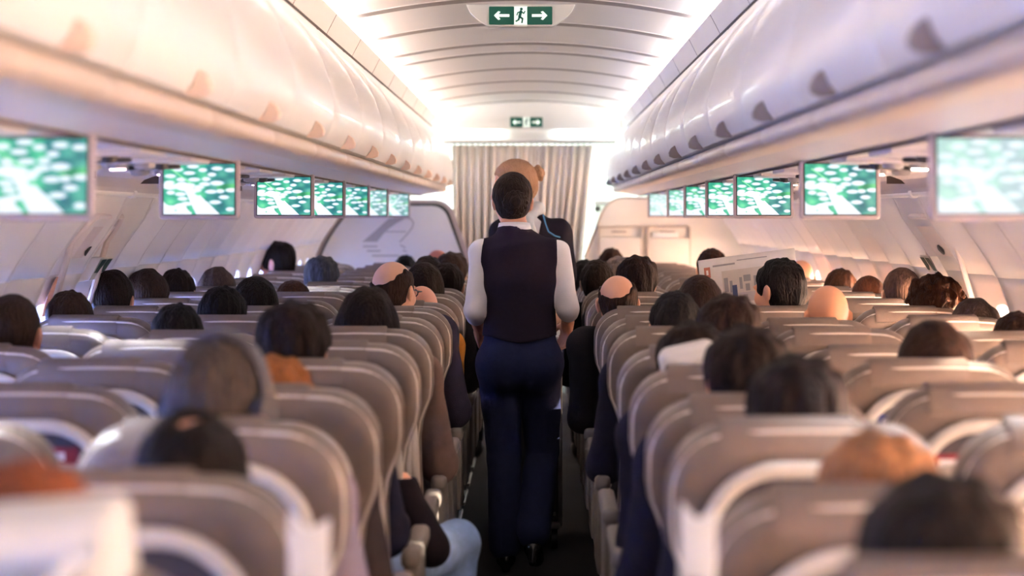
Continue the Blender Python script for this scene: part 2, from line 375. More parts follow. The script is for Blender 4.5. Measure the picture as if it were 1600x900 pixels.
# ------------------------------------------------------------------ seated passenger bodies
HT = 1.27      # crown height the bodies are modelled at
BODY = {}
def headM(pos, yaw=0, pitch=0, roll=0):
    return Matrix.Translation(pos) @ Euler((math.radians(pitch), math.radians(roll), math.radians(yaw)), 'XYZ').to_matrix().to_4x4()
def seated(var):
    hx = {'winL': -.14, 'winR': .14, 'armLh': -.10, 'armRh': .10}.get(var, 0)
    if var in BODY: return BODY[var]
    yaw = {'turnL': 66, 'turnR': -22, 'read': 40}.get(var, 0); pitch = {'lean': -40, 'down': -22}.get(var, -4)
    lean = .30 if var == 'lean' else (.05 if var == 'down' else 0.)
    drop = .22 if var == 'lean' else (.0)
    hp = (hx, -.05 + lean * 1.2, 1.137 - drop); M = headM(hp, yaw, pitch)
    neck = (hx * .85, -.085 + lean, 1.02 - drop)
    sh = [(s * .178 + hx * .5, -.075 + lean * .9, .975 - drop * .8) for s in (-1, 1)]
    el, wr, hd, hn = [None] * 2, [None] * 2, [None] * 2, [None] * 2
    for i, s in enumerate((-1, 1)):
        el[i] = (s * .205, .03 + lean, .70 - drop * .3); wr[i] = (s * .10, .24 + lean * .6, .635); hd[i] = (-s * .45, .9, -.12); hn[i] = (0, .1, 1)
    for nm, i, s in (('armR', 1, 1), ('turnR', 1, 1), ('armL', 0, -1)):
        if var == nm or var == nm + 'h':
            el[i] = (s * .238, .0, .67); wr[i] = (s * .240, .26, .655); hd[i] = (0, 1, -.1); hn[i] = (0, .1, 1)
    if var == 'read':
        for i, s in enumerate((-1, 1)): el[i] = (s * .24, .10, .78); wr[i] = (s * .17 - .06, .29, .95); hd[i] = (-s * .1, .5, .75); hn[i] = (s, .2, 0)
    if var == 'lean':
        for i, s in enumerate((-1, 1)): el[i] = (s * .27, .30, .63); wr[i] = (s * .10, .46, .64)
        el[1] = (.30, .12, .62); 
    kx = [(-.12, .47, .515), (.12, .47, .515)]; ax = [(-.12, .50, .09), (.12, .50, .09)]
    if var == 'lean': kx[1] = (.375, .40, .59); ax[1] = (.37, .34, .09)
    lo, hi = (-.42, -.27, -.02), (.56 if var == 'lean' else .42, .80, 1.36); h = .0075
    B = Field(lo, hi, h); zones = []
    def torso(F):
        F.ell((0, -.0, .535), (.17, .135, .11), .04); F.cone((0, -.0, .56), (0, -.04 + lean * .4, .74 - drop * .3), .125, .13, .08)
        F.ell((0, -.06 + lean * .75, .86 - drop * .6), (.172, .118, .17), .06)
        F.cone(sh[0], sh[1], .062, .062, .06); F.cone((0, -.09 + lean * .95, .99 - drop), neck, .075, .06, .05)
    def arms(F, e=0, end=1.):
        for i in (0, 1):
            w = tuple(Vector(el[i]).lerp(Vector(wr[i]), end))
            F.cone(sh[i], el[i], .052 + e, .044 + e, .035); F.cone(el[i], w, .043 + e, .030 + e, .02)
    def legs(F, e=0, end=1.):
        for i, s in enumerate((-1, 1)):
            F.cone((s * .09, .0, .53), kx[i], .088 + e, .062 + e, .04); F.cone(kx[i], tuple(Vector(kx[i]).lerp(Vector(ax[i]), end)), .058 + e, .042 + e, .02)
    torso(B); arms(B); legs(B); head_sdf(B, M, neck, zones=zones)
    for i, s in enumerate((-1, 1)):
        hand_sdf(B, wr[i], hd[i], hn[i], -s if var != 'read' else s, .9 if var == 'read' else .5)
        B.cone((ax[i][0], ax[i][1] - .02, .05), (ax[i][0] * 1.1, ax[i][1] + .14, .035), .036, .03, .02)
    body = B.mesh('body_' + var, 4, 1, zones)
    C = Field(lo, hi, h); torso(C); arms(C, .004, .97)
    C.offset(.014).plane((0, 0, 1), 1.062 - drop).keep(lambda X, Y, Z: -(Z - .52) + 0 * X + 0 * Y)
    C.keep(lambda X, Y, Z: -(np.sqrt((X - neck[0]) ** 2 + (Y - neck[1] - .02) ** 2 + (Z - neck[2] - .05) ** 2) - .068)); C.noise(.0028, 34, 21); top = C.mesh('top_' + var, 1, 1)
    D = Field(lo, hi, h); D.ell((0, -.0, .535), (.17, .135, .11), .04); legs(D, .002, .93); D.offset(.012).plane((0, 0, 1), .72 if var == 'lean' else .60); D.noise(.003, 38, 22); tr = D.mesh('trousers_' + var, 1, 1)
    sho = []
    for i in (0, 1):
        S = Field(lo, hi, h)
        S.cone((ax[i][0], ax[i][1] - .03, .055), (ax[i][0] * 1.1, ax[i][1] + .15, .042), .047, .042, .02); S.cone((ax[i][0], ax[i][1] - .01, .05), (ax[i][0], ax[i][1] - .01, .10), .047, .047, .02)
        S.keep(lambda X, Y, Z: -Z + 0 * X + 0 * Y + .002); sho.append(S.mesh('shoe_' + var, 1, 1))
    BODY[var] = (body, top, tr, sho, M); return BODY[var]

# ================================================================== THE CABIN
M_wall = mat('sidewall_plastic', (232, 228, 226), .45, .02, 6)
M_ceil = mat('ceiling_plastic', (244, 240, 238), .55, .015, 4)
M_bin = mat('bin_plastic', (230, 228, 228), .32, .02, 5, coat=.15)
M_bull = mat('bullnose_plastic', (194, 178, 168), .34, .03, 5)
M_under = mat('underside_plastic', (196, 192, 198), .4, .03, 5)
M_psu = mat('service_panel_plastic', (196, 190, 192), .4, .03, 5)
M_seam = mat('seam_rubber', (58, 46, 46), .7)
M_floor = mat('carpet', (42, 40, 44), .95, .3, 60, .8, 420, rgb2=(24, 23, 28))
M_strip = mat('cove_strip_plastic', (216, 211, 208), .5, .02, 5)
M_white = mat('white_plastic', (236, 232, 228), .4, .02)
Y0, Y1 = -1.6, 16.4
def wallx(z):
    pts = [(-.1, 1.66), (.1, 1.74), (.45, 1.85), (.8, 1.885), (1.0, 1.872), (1.18, 1.835), (1.32, 1.765), (1.45, 1.675), (1.58, 1.565), (1.7, 1.44)]
    for (a, b), (c, d) in zip(pts, pts[1:]):
        if z <= c: t = (z - a) / (c - a); return b + (d - b) * t
    return pts[-1][1]
zs_ = np.linspace(-.1, 1.7, 91); wx_ = np.array([wallx(z) for z in zs_])
for _ in range(10): wx_[1:-1] = (wx_[:-2] + 2 * wx_[1:-1] + wx_[2:]) / 4
def WX(z): return float(np.interp(z, zs_, wx_))
# floor
g = G(); g.box(-1.9, 1.9, Y0, 19, -.04, 0); struct(g.build('floor', M_floor, smooth=False))
# ceiling: ribbed arched panels
JO = [-1.6, -.33, .77, 1.87, 2.97, 4.07, 5.17, 6.27, 7.37, 8.47, 9.55, 10.65, 11.25, 12.45, 13.6, 14.75, 15.9, 16.55]
g = G()
def ceilz(x): return 2.452 - .085 * (min(abs(x), .74) / .76) ** 2 + .07 * (lambda t: t * t * (3 - 2 * t))(max(0, min(1, (abs(x) - .74) / .14)))
prof = []
for a, b in zip(JO, JO[1:]):
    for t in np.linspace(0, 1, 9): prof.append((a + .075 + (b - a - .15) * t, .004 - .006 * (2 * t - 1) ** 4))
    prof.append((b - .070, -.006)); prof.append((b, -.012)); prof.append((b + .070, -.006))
xs = np.linspace(-.97, .97, 49)
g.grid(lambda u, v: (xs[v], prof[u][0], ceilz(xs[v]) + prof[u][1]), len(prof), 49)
NQ = 48
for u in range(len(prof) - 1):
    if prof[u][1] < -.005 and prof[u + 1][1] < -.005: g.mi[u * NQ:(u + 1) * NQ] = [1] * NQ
c = g.build('ceiling', [M_ceil, mat('ceiling_grey_band', (168, 159, 157), .6, .02)], angle=30); struct(c)  # darker grey band along each ceiling joint
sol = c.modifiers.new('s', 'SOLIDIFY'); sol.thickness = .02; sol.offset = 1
# cove strips and cove lamps
M_cove = mat('cove_light', (255, 248, 240), .5, 0, emit=1)
M_cove.node_tree.nodes['Principled BSDF'].inputs['Emission Strength'].default_value = 7.4
for s, nm in ((-1, 'left'), (1, 'right')):
    out = [(.758, 2.322), (.766, 2.326), (.818, 2.246), (.96, 2.262), (.96, 2.25), (.81, 2.232), (.80, 2.24)]
    g = G(); g.prism([(s * x, z) for x, z in out], Y0, 16.4)
    for y in np.arange(.2, 16, 1.1):   # joints between strip panels
        g.prism([(s * x, z) for x, z in [(.757, 2.3205), (.799, 2.2395), (.801, 2.2385), (.759, 2.3195)]], y, y + .003, 1)
    struct(g.build('trim_1' if s < 0 else 'trim_2', [M_strip, M_seam], smooth=False))
    for k in range(6):
        y = -1.4 + k * 3.0; g = G(); g.box(s * .875 - .018, s * .875 + .018, y, y + 2.9, 2.262, 2.350, .008)
        o = g.build('cove_lamp', M_cove); tag(o, 'long white cove lamp tucked behind the %s ceiling strip' % nm, 'lamp', 'cove lamps on the %s' % nm)
# overhead bins
DOOR = [(.806, 2.236), (.775, 2.20), (.735, 2.15), (.695, 2.09), (.66, 2.02), (.635, 1.95), (.62, 1.885), (.618, 1.85), (.626, 1.80), (.642, 1.762), (.656, 1.749)]
BULL = [(.684, 1.744), (.680, 1.731), (.674, 1.717), (.674, 1.705), (.688, 1.696), (.72, 1.692), (.762, 1.692)]
def smooth_prof(p, n):
    p = np.array(p); t = np.r_[0, np.cumsum(np.linalg.norm(np.diff(p, axis=0), axis=1))]; u = np.linspace(0, t[-1], n)
    q = np.stack([np.interp(u, t, p[:, 0]), np.interp(u, t, p[:, 1])], 1)
    for _ in range(3): q[1:-1] = (q[:-2] + 2 * q[1:-1] + q[2:]) / 4
    return [tuple(v) for v in q]
def ext(prof, s, y0, y1, inward, crown=.0, ny=9):
    """shell following a cross-section, with the given thickness towards the wall and softly rounded ends"""
    n = len(prof)
    def fn(u, v):
        t = u / (ny - 1); y = y0 + (y1 - y0) * (.5 - .5 * math.cos(PI * t)); e = min(y - y0, y1 - y)
        k = max(0, 1 - e / .012); off = .008 * k * k - crown * math.sin(PI * (y - y0) / (y1 - y0)) * math.sin(PI * min(v, n - 1) / (n - 1))
        if v < n: return (s * (prof[v][0] + off), y, prof[v][1])
        x, z = prof[2 * n - 1 - v]; return (s * (x + inward), y, z + .004)
    gg = G(); gg.grid(fn, ny, 2 * n, 0, True)
    m = 2 * n; gg.f += [tuple(range(m)), tuple((ny - 1) * m + i for i in range(m))]; gg.mi += [0, 0]
    return gg
ORD = ['first', 'second', 'third', 'fourth', 'fifth', 'sixth', 'seventh', 'eighth', 'ninth', 'tenth', 'eleventh', 'twelfth', 'thirteenth', 'fourteenth', 'fifteenth', 'sixteenth', 'seventeenth', 'eighteenth', 'nineteenth', 'twentieth']
doorp, bullp = smooth_prof(DOOR, 22), smooth_prof(BULL, 12)
M_latch = mat('tan_lit_latch', (238, 212, 196), .4, .04); M_latchd = mat('grey_latch', (150, 138, 136), .45, .04)  # one latch part; the left's warm light is put into its tan colour
BIN0 = 1.295; NB = 14; BP = 1.045
for s, nm in ((-1, 'left'), (1, 'right')):
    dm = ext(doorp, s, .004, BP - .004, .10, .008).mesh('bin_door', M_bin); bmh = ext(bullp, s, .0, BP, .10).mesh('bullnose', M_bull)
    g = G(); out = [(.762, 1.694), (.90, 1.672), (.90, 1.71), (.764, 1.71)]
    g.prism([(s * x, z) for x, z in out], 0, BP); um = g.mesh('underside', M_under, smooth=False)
    g = G(); g.prism([(s * x, z) for x, z in [(.87, 2.21), (.96, 2.236), (1.45, 2.0), (1.46, 1.725), (.91, 1.715), (.77, 1.76), (.73, 1.9), (.76, 2.02)]], .0, BP); hm = g.mesh('housing', M_bin, smooth=False)
    g = G()   # finger latch: a fin standing off the door's lower edge
    fin = [(.640, 1.768), (.630, 1.795), (.616, 1.784), (.607, 1.765), (.610, 1.750), (.628, 1.743), (.66, 1.745)]
    n = len(fin)
    g.grid(lambda u, v: (s * (fin[v][0] + (0, -.002, -.002, 0)[u]), (.0, .006, .036, .042)[u], fin[v][1]), 4, n, 0, True)
    g.f += [tuple(range(n)), tuple(3 * n + i for i in range(n))]; g.mi += [0, 0]
    lm = g.mesh('latch', M_latch if s < 0 else M_latchd, angle=50)
    for k in range(NB):
        y = BIN0 + BP * k
        o = empty('overhead_bin', (0, y, 0), 'closed white overhead bin on the %s, %s along from the camera' % (nm, ORD[k]), 'overhead bin', 'overhead bins on the %s' % nm)
        put('bin_door', dm, o); put('bullnose', bmh, o); put('underside', um, o); put('housing', hm, o)
        put('latch', lm, o, loc=(0, .54, 0))
# bin run end caps, sidewall crown and service panel channel
for s, nm in ((-1, 'left'), (1, 'right')):
    g = G(); ye = BIN0 + BP * NB
    sec = doorp + bullp + [(.9, 1.669), (1.46, 1.72), (1.45, 2.0), (.96, 2.236)]
    g.prism([(s * x, z) for x, z in sec], ye, ye + .03); g.prism([(s * (x * .985 + .02), (z - 1.9) * .97 + 1.9) for x, z in sec], ye + .03, ye + .05)
    struct(g.build('trim_3' if s < 0 else 'trim_4', M_bin, smooth=False))
    g = G(); cr = [(.905, 1.69), (.905, 1.676), (1.40, 1.660), (1.455, 1.640), (1.49, 1.606), (1.50, 1.582), (1.575, 1.575), (1.60, 1.60), (1.45, 1.70)]
    g.prism([(s * x, z) for x, z in cr], Y0, 16.4)
    g.prism([(s * x, z) for x, z in [(.797, 2.240), (.803, 2.226), (.818, 2.226), (.815, 2.242)]], Y0, 16.0, 1)
    g.box(min(s * .900, s * .905), max(s * .900, s * .905), Y0, 16.2, 1.664, 1.69, 0, 1)
    for k in range(17):
        y = -1.0 + k * 1.06; g.box(min(s * 1.40, s * 1.47), max(s * 1.40, s * 1.47), y, y + .006, 1.625, 1.66, 0, 1)
    struct(g.build('trim_5' if s < 0 else 'trim_6', [M_psu, M_seam], smooth=False))
    g = G(); g.tube([(s * 1.508, y, 1.588) for y in np.linspace(Y0, 16.38, 20)], .013, 10)
    for k in range(17): g.tube([(s * 1.508, -1.0 + k * 1.06 + q, 1.588) for q in (0, .05)], .019, 10)
    struct(g.build('trim_11' if s < 0 else 'trim_12', M_white))
# fuselage liner above the sidewalls, and a rear wall added to keep light off the aisle
g = G(); g.box(-2.0, 2.0, Y0, 18.45, 2.62, 2.66); struct(g.build('trim_8', M_white, smooth=False))
for s in (-1, 1):
    g = G(); g.box(min(s * 1.96, s * 2.0), max(s * 1.96, s * 2.0), Y0, 18.45, 1.50, 2.64); struct(g.build('trim_9' if s < 0 else 'trim_10', M_white, smooth=False))
g = G(); g.box(-2.0, 2.0, Y0 - .04, Y0, -.02, 2.64); struct(g.build('wall_rear_blocker', M_wall, smooth=False))
# sidewalls with window openings
WP = .533; W0 = -1.45; NW = 33
ZL, ZH, WZ0, WZ1, WHW = .72, 1.28, .820, 1.160, .115
M_paneL = mat('window_daylight_left', (186, 206, 255), .3, 0, emit=1); M_paneR = mat('window_daylight_right', (255, 228, 205), .3, 0, emit=1)
M_reveal = mat('window_reveal_plastic', (230, 226, 224), .5, .02)
for m, st in ((M_paneL, 3.4), (M_paneR, 12.5)):
    n, l = m.node_tree.nodes, m.node_tree.links; b = n['Principled BSDF']; b.inputs['Emission Strength'].default_value = st
    tr = n.new('ShaderNodeBsdfTransparent'); ad = n.new('ShaderNodeAddShader'); l.new(b.outputs[0], ad.inputs[0]); l.new(tr.outputs[0], ad.inputs[1]); l.new(ad.outputs[0], n['Material Output'].inputs[0])
hole = []
NH = 40
def hole_pt(a, sc=1.):
    c, q = math.cos(a), math.sin(a); e = .42
    return (WHW * sc * math.copysign(abs(c) ** e, c), (WZ0 + WZ1) / 2 + (WZ1 - WZ0) / 2 * sc * math.copysign(abs(q) ** e, q))
def rect_pt(a):
    c, q = math.cos(a), math.sin(a); hw, hh = WP / 2, (ZH - ZL) / 2
    k = min(hw / max(abs(c), 1e-9), hh / max(abs(q), 1e-9)); return (c * k, (ZL + ZH) / 2 + q * k)
angs = []
ca = math.atan2((ZH - ZL) / 2, WP / 2)
angs = sorted(set([2 * PI * k / NH for k in range(NH)] + [ca, PI - ca, PI + ca, 2 * PI - ca])); NA = len(angs)
def sx(s, y, z):  # panel edges bow inwards a little so every panel reads as a scallop
    t = ((y - W0) / WP) % 1.0
    b = .052 * (.5 + .5 * math.cos(2 * PI * t)) ** 1.3 * max(0, min(1, (1.60 - z) / .12))
    return s * (WX(z) - b * max(0, min(1, (z - .6) / .4)))
for s, nm in ((-1, 'left'), (1, 'right')):
    g = G()
    for k in range(NW):
        yc = W0 + WP * (k + .5)
        def fn(u, v, yc=yc):
            a = angs[v]; hx, hz = hole_pt(a); rx, rz = rect_pt(a); t = (0, .08, .2, .4, .7, 1)[u]
            y, z = yc + hx + (rx - hx) * t, hz + (rz - hz) * t
            x = sx(s, y, z) - s * .012 * math.exp(-((t - .1) / .09) ** 2)
            return (x, y, z)
        g.grid(fn, 6, NA, 0, True)
        for za, zb, nz in ((-.02, ZL, 8), (ZH, 1.60, 6)):
            yy = [yc - WP / 2 + WP * i / 16 for i in range(17)]
            g.grid(lambda u, v: (sx(s, yy[u], za + (zb - za) * v / nz), yy[u], za + (zb - za) * v / nz), 17, nz + 1)
    w = g.build('wall_%s' % nm, M_wall, angle=60); struct(w)
    so = w.modifiers.new('s', 'SOLIDIFY'); so.thickness = .006; so.offset = -1 if s > 0 else -1
    g = G(); zz = np.linspace(-.02, 1.60, 30); g.prism([(s * (WX(z) - .004), z) for z in zz] + [(s * (WX(z) + .03), z) for z in zz[::-1]], W0 + WP * NW - .01, 16.5); struct(g.build('trim_13' if s < 0 else 'trim_14', M_wall, smooth=False))
    for k in range(NW):
        yc = W0 + WP * (k + .5)
        if 16.2 < yc: continue
        o = empty('window_%d' % (k + 1 + (0 if s < 0 else 40)), (s * WX(0.99), yc, 0.99)); struct(o)
        g = G()
        def rv(u, v):
            a = angs[v]; sc = (1.0, .97, .93)[u]; hx, hz = hole_pt(a, sc); z0 = hole_pt(a)[1]
            x = abs(sx(s, yc + hx, z0)) - WX(0.99) + (-.006, .02, .055)[u]
            return (s * x, hx, hz - 0.99)
        g.grid(rv, 3, NA, 0, True); put('window_reveal', g.mesh('window_reveal', M_reveal), o)['kind'] = 'structure'
        g = G(); n = NA; pts = [rv(2, v) for v in range(NA)]
        g.add([(p[0] + s * .001, p[1], p[2]) for p in pts] + [(p[0] + s * .005, p[1], p[2]) for p in pts], [tuple(range(n)), tuple(range(2 * n - 1, n - 1, -1))])
        put('window_pane', g.mesh('window_pane', M_paneL if s < 0 else M_paneR, smooth=False), o)['kind'] = 'structure'
# ------------------------------------------------------------------ passenger service units and monitors
M_dark = mat('dark_plastic', (46, 40, 42), .5); M_grey = mat('grey_plastic', (150, 144, 146), .45)
M_lampL = mat('reading_light_pink', (255, 214, 232), .3, 0, emit=7.); M_lampR = mat('reading_light_warm', (255, 240, 222), .3, 0, emit=25.)
MONY = [4.09, 6.10, 8.15, 9.5, 10.9, 12.3, 14.4]
for s, nm in ((-1, 'left'), (1, 'right')):
    g = G(); g.box(-.20, .20, -.17, .17, -.008, .012, .006); pm = g.mesh('panel', M_psu)
    g = G(); g.pillow(rrect(-.10, .10, -.035, .035, .034), .012, .004)
    lo_ = [(x, z, y - .009) for x, y, z in g.v]; g.v = lo_; gm = g.mesh('speaker_grille', M_dark)
    g = G(); g.cyl((0, 0, -.016), (0, 0, 0), .020, .024); g.cyl((0, 0, -.018), (0, 0, -.015), .010); vm = g.mesh('air_nozzle', M_dark)
    g = G(); g.cyl((0, 0, -.014), (0, 0, 0), .030, .033, 24); rm = g.mesh('lamp_ring', M_grey)
    g = G(); g.cyl((0, 0, -.017), (0, 0, -.012), .022, .024, 20); lm = g.mesh('lens', M_lampL if s < 0 else M_lampR)
    ys = [4.7, 5.45, 6.2, 6.95, 7.7, 8.45, 9.2, 9.95, 10.7, 11.4, 12.1, 12.85, 13.6, 14.3, 15.0]
    ys = [y + .28 for y in [3.43, 4.87, 5.59, 6.31, 7.03, 7.75, 8.47, 9.19, 9.91, 10.63, 11.35, 12.07, 12.79, 13.51, 14.23]]
    for k, y in enumerate(ys):
        o = empty('passenger_service_unit', (s * 1.16, y, 1.665), 'service panel with reading lamps under the %s bins, %s from the camera' % (nm, ORD[k]), 'service panel', 'service panels on the %s' % nm)
        o.rotation_euler = (0, s * .032, 0)
        put('panel', pm, o, loc=(0, 0, -.002)); put('speaker_grille', gm, o, loc=(-s * .02, .10, -.008))
        for j in range(3): put('air_nozzle', vm, o, loc=(.06 * (j - 1) - s * .02, .0, -.010))
        for j in range(3):
            r = put('lamp_ring', rm, o, loc=(.08 * (j - 1) + s * .03, -.10, -.010)); put('lens', lm, r, None if j == 1 else M_grey)
# screen picture: a moving map
NU, NV = 120, 86
LBL = [(.20, .11), (.41, .05), (.55, .12), (.75, .09), (.93, .12), (.36, .18), (.68, .21), (.09, .24), (.25, .31), (.43, .31), (.60, .30), (.75, .38), (.08, .37), (.67, .55), (.80, .54), (.95, .52), (.85, .66), (.73, .76), (.10, .57), (.24, .60), (.27, .69), (.33, .79), (.94, .90), (.58, .40), (.5, .46), (.36, .42), (.2, .44), (.1, .47), (.3, .5), (.45, .52), (.4, .56)]
def screen_cols():
    u, v = np.meshgrid((np.arange(NU) + .5) / NU, (np.arange(NV) + .5) / NV, indexing='ij')
    r = np.random.RandomState(3); w = np.zeros_like(u)
    for i, (a, b) in enumerate(LBL):
        rx = (.072, .085, .06, .08)[i % 4] * (1.25 if i == 11 else 1); ry = .040 * (1.2 if i == 11 else 1)
        w = np.maximum(w, np.clip(1.6 - ((u - a) / rx) ** 2 - ((v - b) / ry) ** 2, 0, 1))
    nz = np.zeros_like(u)
    for _ in range(18):
        k = r.normal(size=2) * 16; nz += np.sin(u * k[0] + v * k[1] + r.uniform(0, 6))
    nz /= 4.
    pen = np.abs((u - .40) - (v - .58) * .55) / (.085 + .20 * np.clip(v - .58, 0, 1)); land = (pen < 1) & (v > .56 + .03 * nz)
    land |= (v > .78 + .06 * nz + .5 * np.clip(u - .12, -.1, .4) ** 1) & (u < .40)
    land |= ((u - .22) / .24) ** 2 + ((v - .45) / .085) ** 2 + nz * .35 < 1
    L = np.where(land, 1., 0.); L = np.maximum(L, w)
    green = np.stack([30 + 34 * nz, 166 + 24 * nz - 26 * (u > .6), 132 + 14 * nz], -1); fr = ((v > .40) & (v < .55) & (u > .75)); green[fr] += np.array([10, 22, -30])
    white = np.stack([232 + 0 * u, 240 + 0 * u, 252 + 0 * u], -1)
    c = green * (1 - L[..., None]) + white * L[..., None]
    t = np.clip((u - .1) / .28, 0, 1); dl = np.abs(v - (.1 + .28 * t)) ; ln = (u > .09) & (u < .39) & (dl < .014); c[ln] = (150, 246, 170)
    return np.clip(c, 0, 255)
SCOL = screen_cols(); SW, SH = .222, .158
def screen_mesh():
    me = bpy.data.meshes.new('screen'); xs = np.linspace(-SW / 2, SW / 2, NU + 1); zs = np.linspace(SH / 2, -SH / 2, NV + 1)
    vs = [(x, 0, z) for x in xs for z in zs]; fs = [(i * (NV + 1) + j, i * (NV + 1) + j + 1, (i + 1) * (NV + 1) + j + 1, (i + 1) * (NV + 1) + j) for i in range(NU) for j in range(NV)]
    me.from_pydata(vs, [], fs); a = me.color_attributes.new('map', 'FLOAT_COLOR', 'CORNER')
    s = SCOL.reshape(-1, 3) / 255; l = np.where(s <= .04045, s / 12.92, ((s + .055) / 1.055) ** 2.4); l = np.concatenate([l, np.ones((len(l), 1))], 1)
    a.data.foreach_set('color', np.repeat(l, 4, 0).astype(np.float32).ravel()); me.materials.append(None); return me
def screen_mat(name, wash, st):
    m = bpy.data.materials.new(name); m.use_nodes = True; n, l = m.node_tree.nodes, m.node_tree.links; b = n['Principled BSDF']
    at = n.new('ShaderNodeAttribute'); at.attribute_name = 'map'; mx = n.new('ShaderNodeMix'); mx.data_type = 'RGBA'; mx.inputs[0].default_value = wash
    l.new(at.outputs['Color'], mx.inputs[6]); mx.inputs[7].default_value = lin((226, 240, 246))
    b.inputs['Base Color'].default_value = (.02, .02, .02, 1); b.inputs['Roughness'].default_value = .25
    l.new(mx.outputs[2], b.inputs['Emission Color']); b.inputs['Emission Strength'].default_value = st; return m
SM = [screen_mat('moving_map', .03, .5), screen_mat('moving_map_washed', .55, .5), screen_mat('moving_map_pale', .22, .52)]  # two paler copies hold glare and slant-view haze as white in the colour
smesh = screen_mesh()
M_bez = mat('monitor_bezel', (176, 164, 168), .4, .03)
g = G(); g.pillow(rrect(-.126, .126, -.094, .094, .012), .026, .006); fo = g.mesh('monitor_frame', M_bez)
g = G(); g.pillow(rrect(-.115, .115, -.083, .083, .004), .004, .0015); gk = g.mesh('screen_gasket', M_dark)
g = G(); g.cyl((-.05, .012, .098), (.05, .012, .098), .009); g.box(-.04, .04, .004, .018, .085, .11, .003); hg = g.mesh('hinge', M_grey)
for s, nm in ((-1, 'left'), (1, 'right')):
    for k, y in enumerate(MONY):
        o = empty('overhead_monitor', (s * 1.005 , y, 1.585), 'drop-down screen showing a green map, %s on the %s from the camera' % (ORD[k], nm), 'monitor', 'drop-down screens on the %s' % nm)
        o.rotation_euler = (-.05, 0, 0)
        put('monitor_frame', fo, o, loc=(0, .013, 0)); put('screen_gasket', gk, o, loc=(0, .0005, 0)); put('hinge', hg, o)
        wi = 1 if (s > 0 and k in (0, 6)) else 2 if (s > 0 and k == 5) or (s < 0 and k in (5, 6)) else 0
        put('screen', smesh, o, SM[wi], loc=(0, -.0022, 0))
# ------------------------------------------------------------------ exit signs
M_sgreen = mat('sign_green', (0, 84, 68), .4, .02, emit=.12); M_swhite = mat('sign_white', (228, 240, 232), .4, 0, emit=.35)
def arrow(cx, cz, d, L, th=.010, hd=.022):
    x0, x1 = cx - d * L / 2, cx + d * L / 2
    g = [(x0, cz - th / 2), (x1 - d * hd * .55, cz - th / 2)], 0
    shaft = [(x0, cz - th / 2), (x1 - d * th * .7, cz - th / 2), (x1 - d * th * .7, cz + th / 2), (x0, cz + th / 2)]
    t = th * .95
    ch1 = [(x1, cz), (x1 - d * hd, cz + hd), (x1 - d * hd - d * t * .1, cz + hd - t * .9), (x1 - d * t * 1.2, cz)]
    ch1 = [(x1, cz), (x1 - d * hd, cz + hd), (x1 - d * (hd + t * .85), cz + hd - t * .35), (x1 - d * t * 1.35, cz)]
    ch2 = [(x, 2 * cz - z) for x, z in ch1]
    return [shaft, ch1, ch2]
def exit_sign(loc, W, H, label, housing):
    o = empty('exit_sign', loc, label, 'sign')
    if housing:
        g = G(); out = [(-W * .86, H * .62)] + [(W * .86, H * .62)] + [(W * (.86 - .36 * t), H * (.62 - 1.22 * t ** .6)) for t in np.linspace(.15, 1, 8)] + [(-W * (.86 - .36 * t), H * (.62 - 1.22 * t ** .6)) for t in np.linspace(1, .15, 8)]
        g.prism(out, .0, .055); g.build('sign_housing', M_white, o)
    else:
        g = G(); g.box(-W * .52, W * .52, 0, .03, -H * .62, H * .6, .004); g.build('sign_housing', M_white, o)
    g = G()
    third = W * .165
    g.prism(rrect(-W / 2, -third * .62, -H / 2, H / 2, .004, 3), -.006, 0); g.build('sign_panel', M_sgreen, o, smooth=False)
    g = G(); g.prism(rrect(third * .62, W / 2, -H / 2, H / 2, .004, 3), -.006, 0); g.build('sign_panel', M_sgreen, o, smooth=False)
    g = G(); g.prism([(-third * .62, -H / 2), (third * .62, -H / 2), (third * .62, H / 2), (-third * .62, H / 2)], -.0055, 0); g.build('pictogram_panel', M_swhite, o, smooth=False)
    g = G()
    for cx, d in ((-W * .30, -1), (W * .30, 1)):
        for q in arrow(cx, 0, d, W * .245, H * .15, H * .25): g.prism(q, -.008, -.005)
    g.build('arrow', M_swhite, o, smooth=False)
    g = G(); u = H / 10   # running figure
    g.cyl((u * .4, -.008, u * 3.6), (u * .4, -.005, u * 3.6), u * .8, n=16)
    for a, b, r in (((.2, 2.4), (-.6, -.6), .75), ((-.6, -.6), (1.1, -1.8), .5), ((1.1, -1.8), (.7, -4.0), .42), ((-.6, -.6), (-1.2, -2.4), .5), ((-1.2, -2.4), (-2.6, -3.2), .4), ((.2, 2.2), (1.8, 1.2), .35), ((1.8, 1.2), (2.4, 2.4), .3), ((.1, 2.2), (-1.6, 1.6), .35), ((-1.6, 1.6), (-2.1, .2), .3)):
        A, B_ = Vector((a[0] * u, a[1] * u)), Vector((b[0] * u, b[1] * u)); d = (B_ - A).normalized(); nrm = Vector((-d.y, d.x)) * r * u
        g.prism([tuple(A + nrm - d * r * u * .5), tuple(B_ + nrm + d * r * u * .5), tuple(B_ - nrm + d * r * u * .5), tuple(A - nrm - d * r * u * .5)], -.0075, -.005)
    g.build('running_figure', M_sgreen, o, smooth=False)
p = P(813.5, 24.5, 8.42); exit_sign(p, .274, .078, 'green and white exit sign hanging from the ceiling, nearer of two', True)
p = P(822.5, 191, 16.33); exit_sign(p, .272, .082, 'green and white exit sign on the panel above the curtain', False)
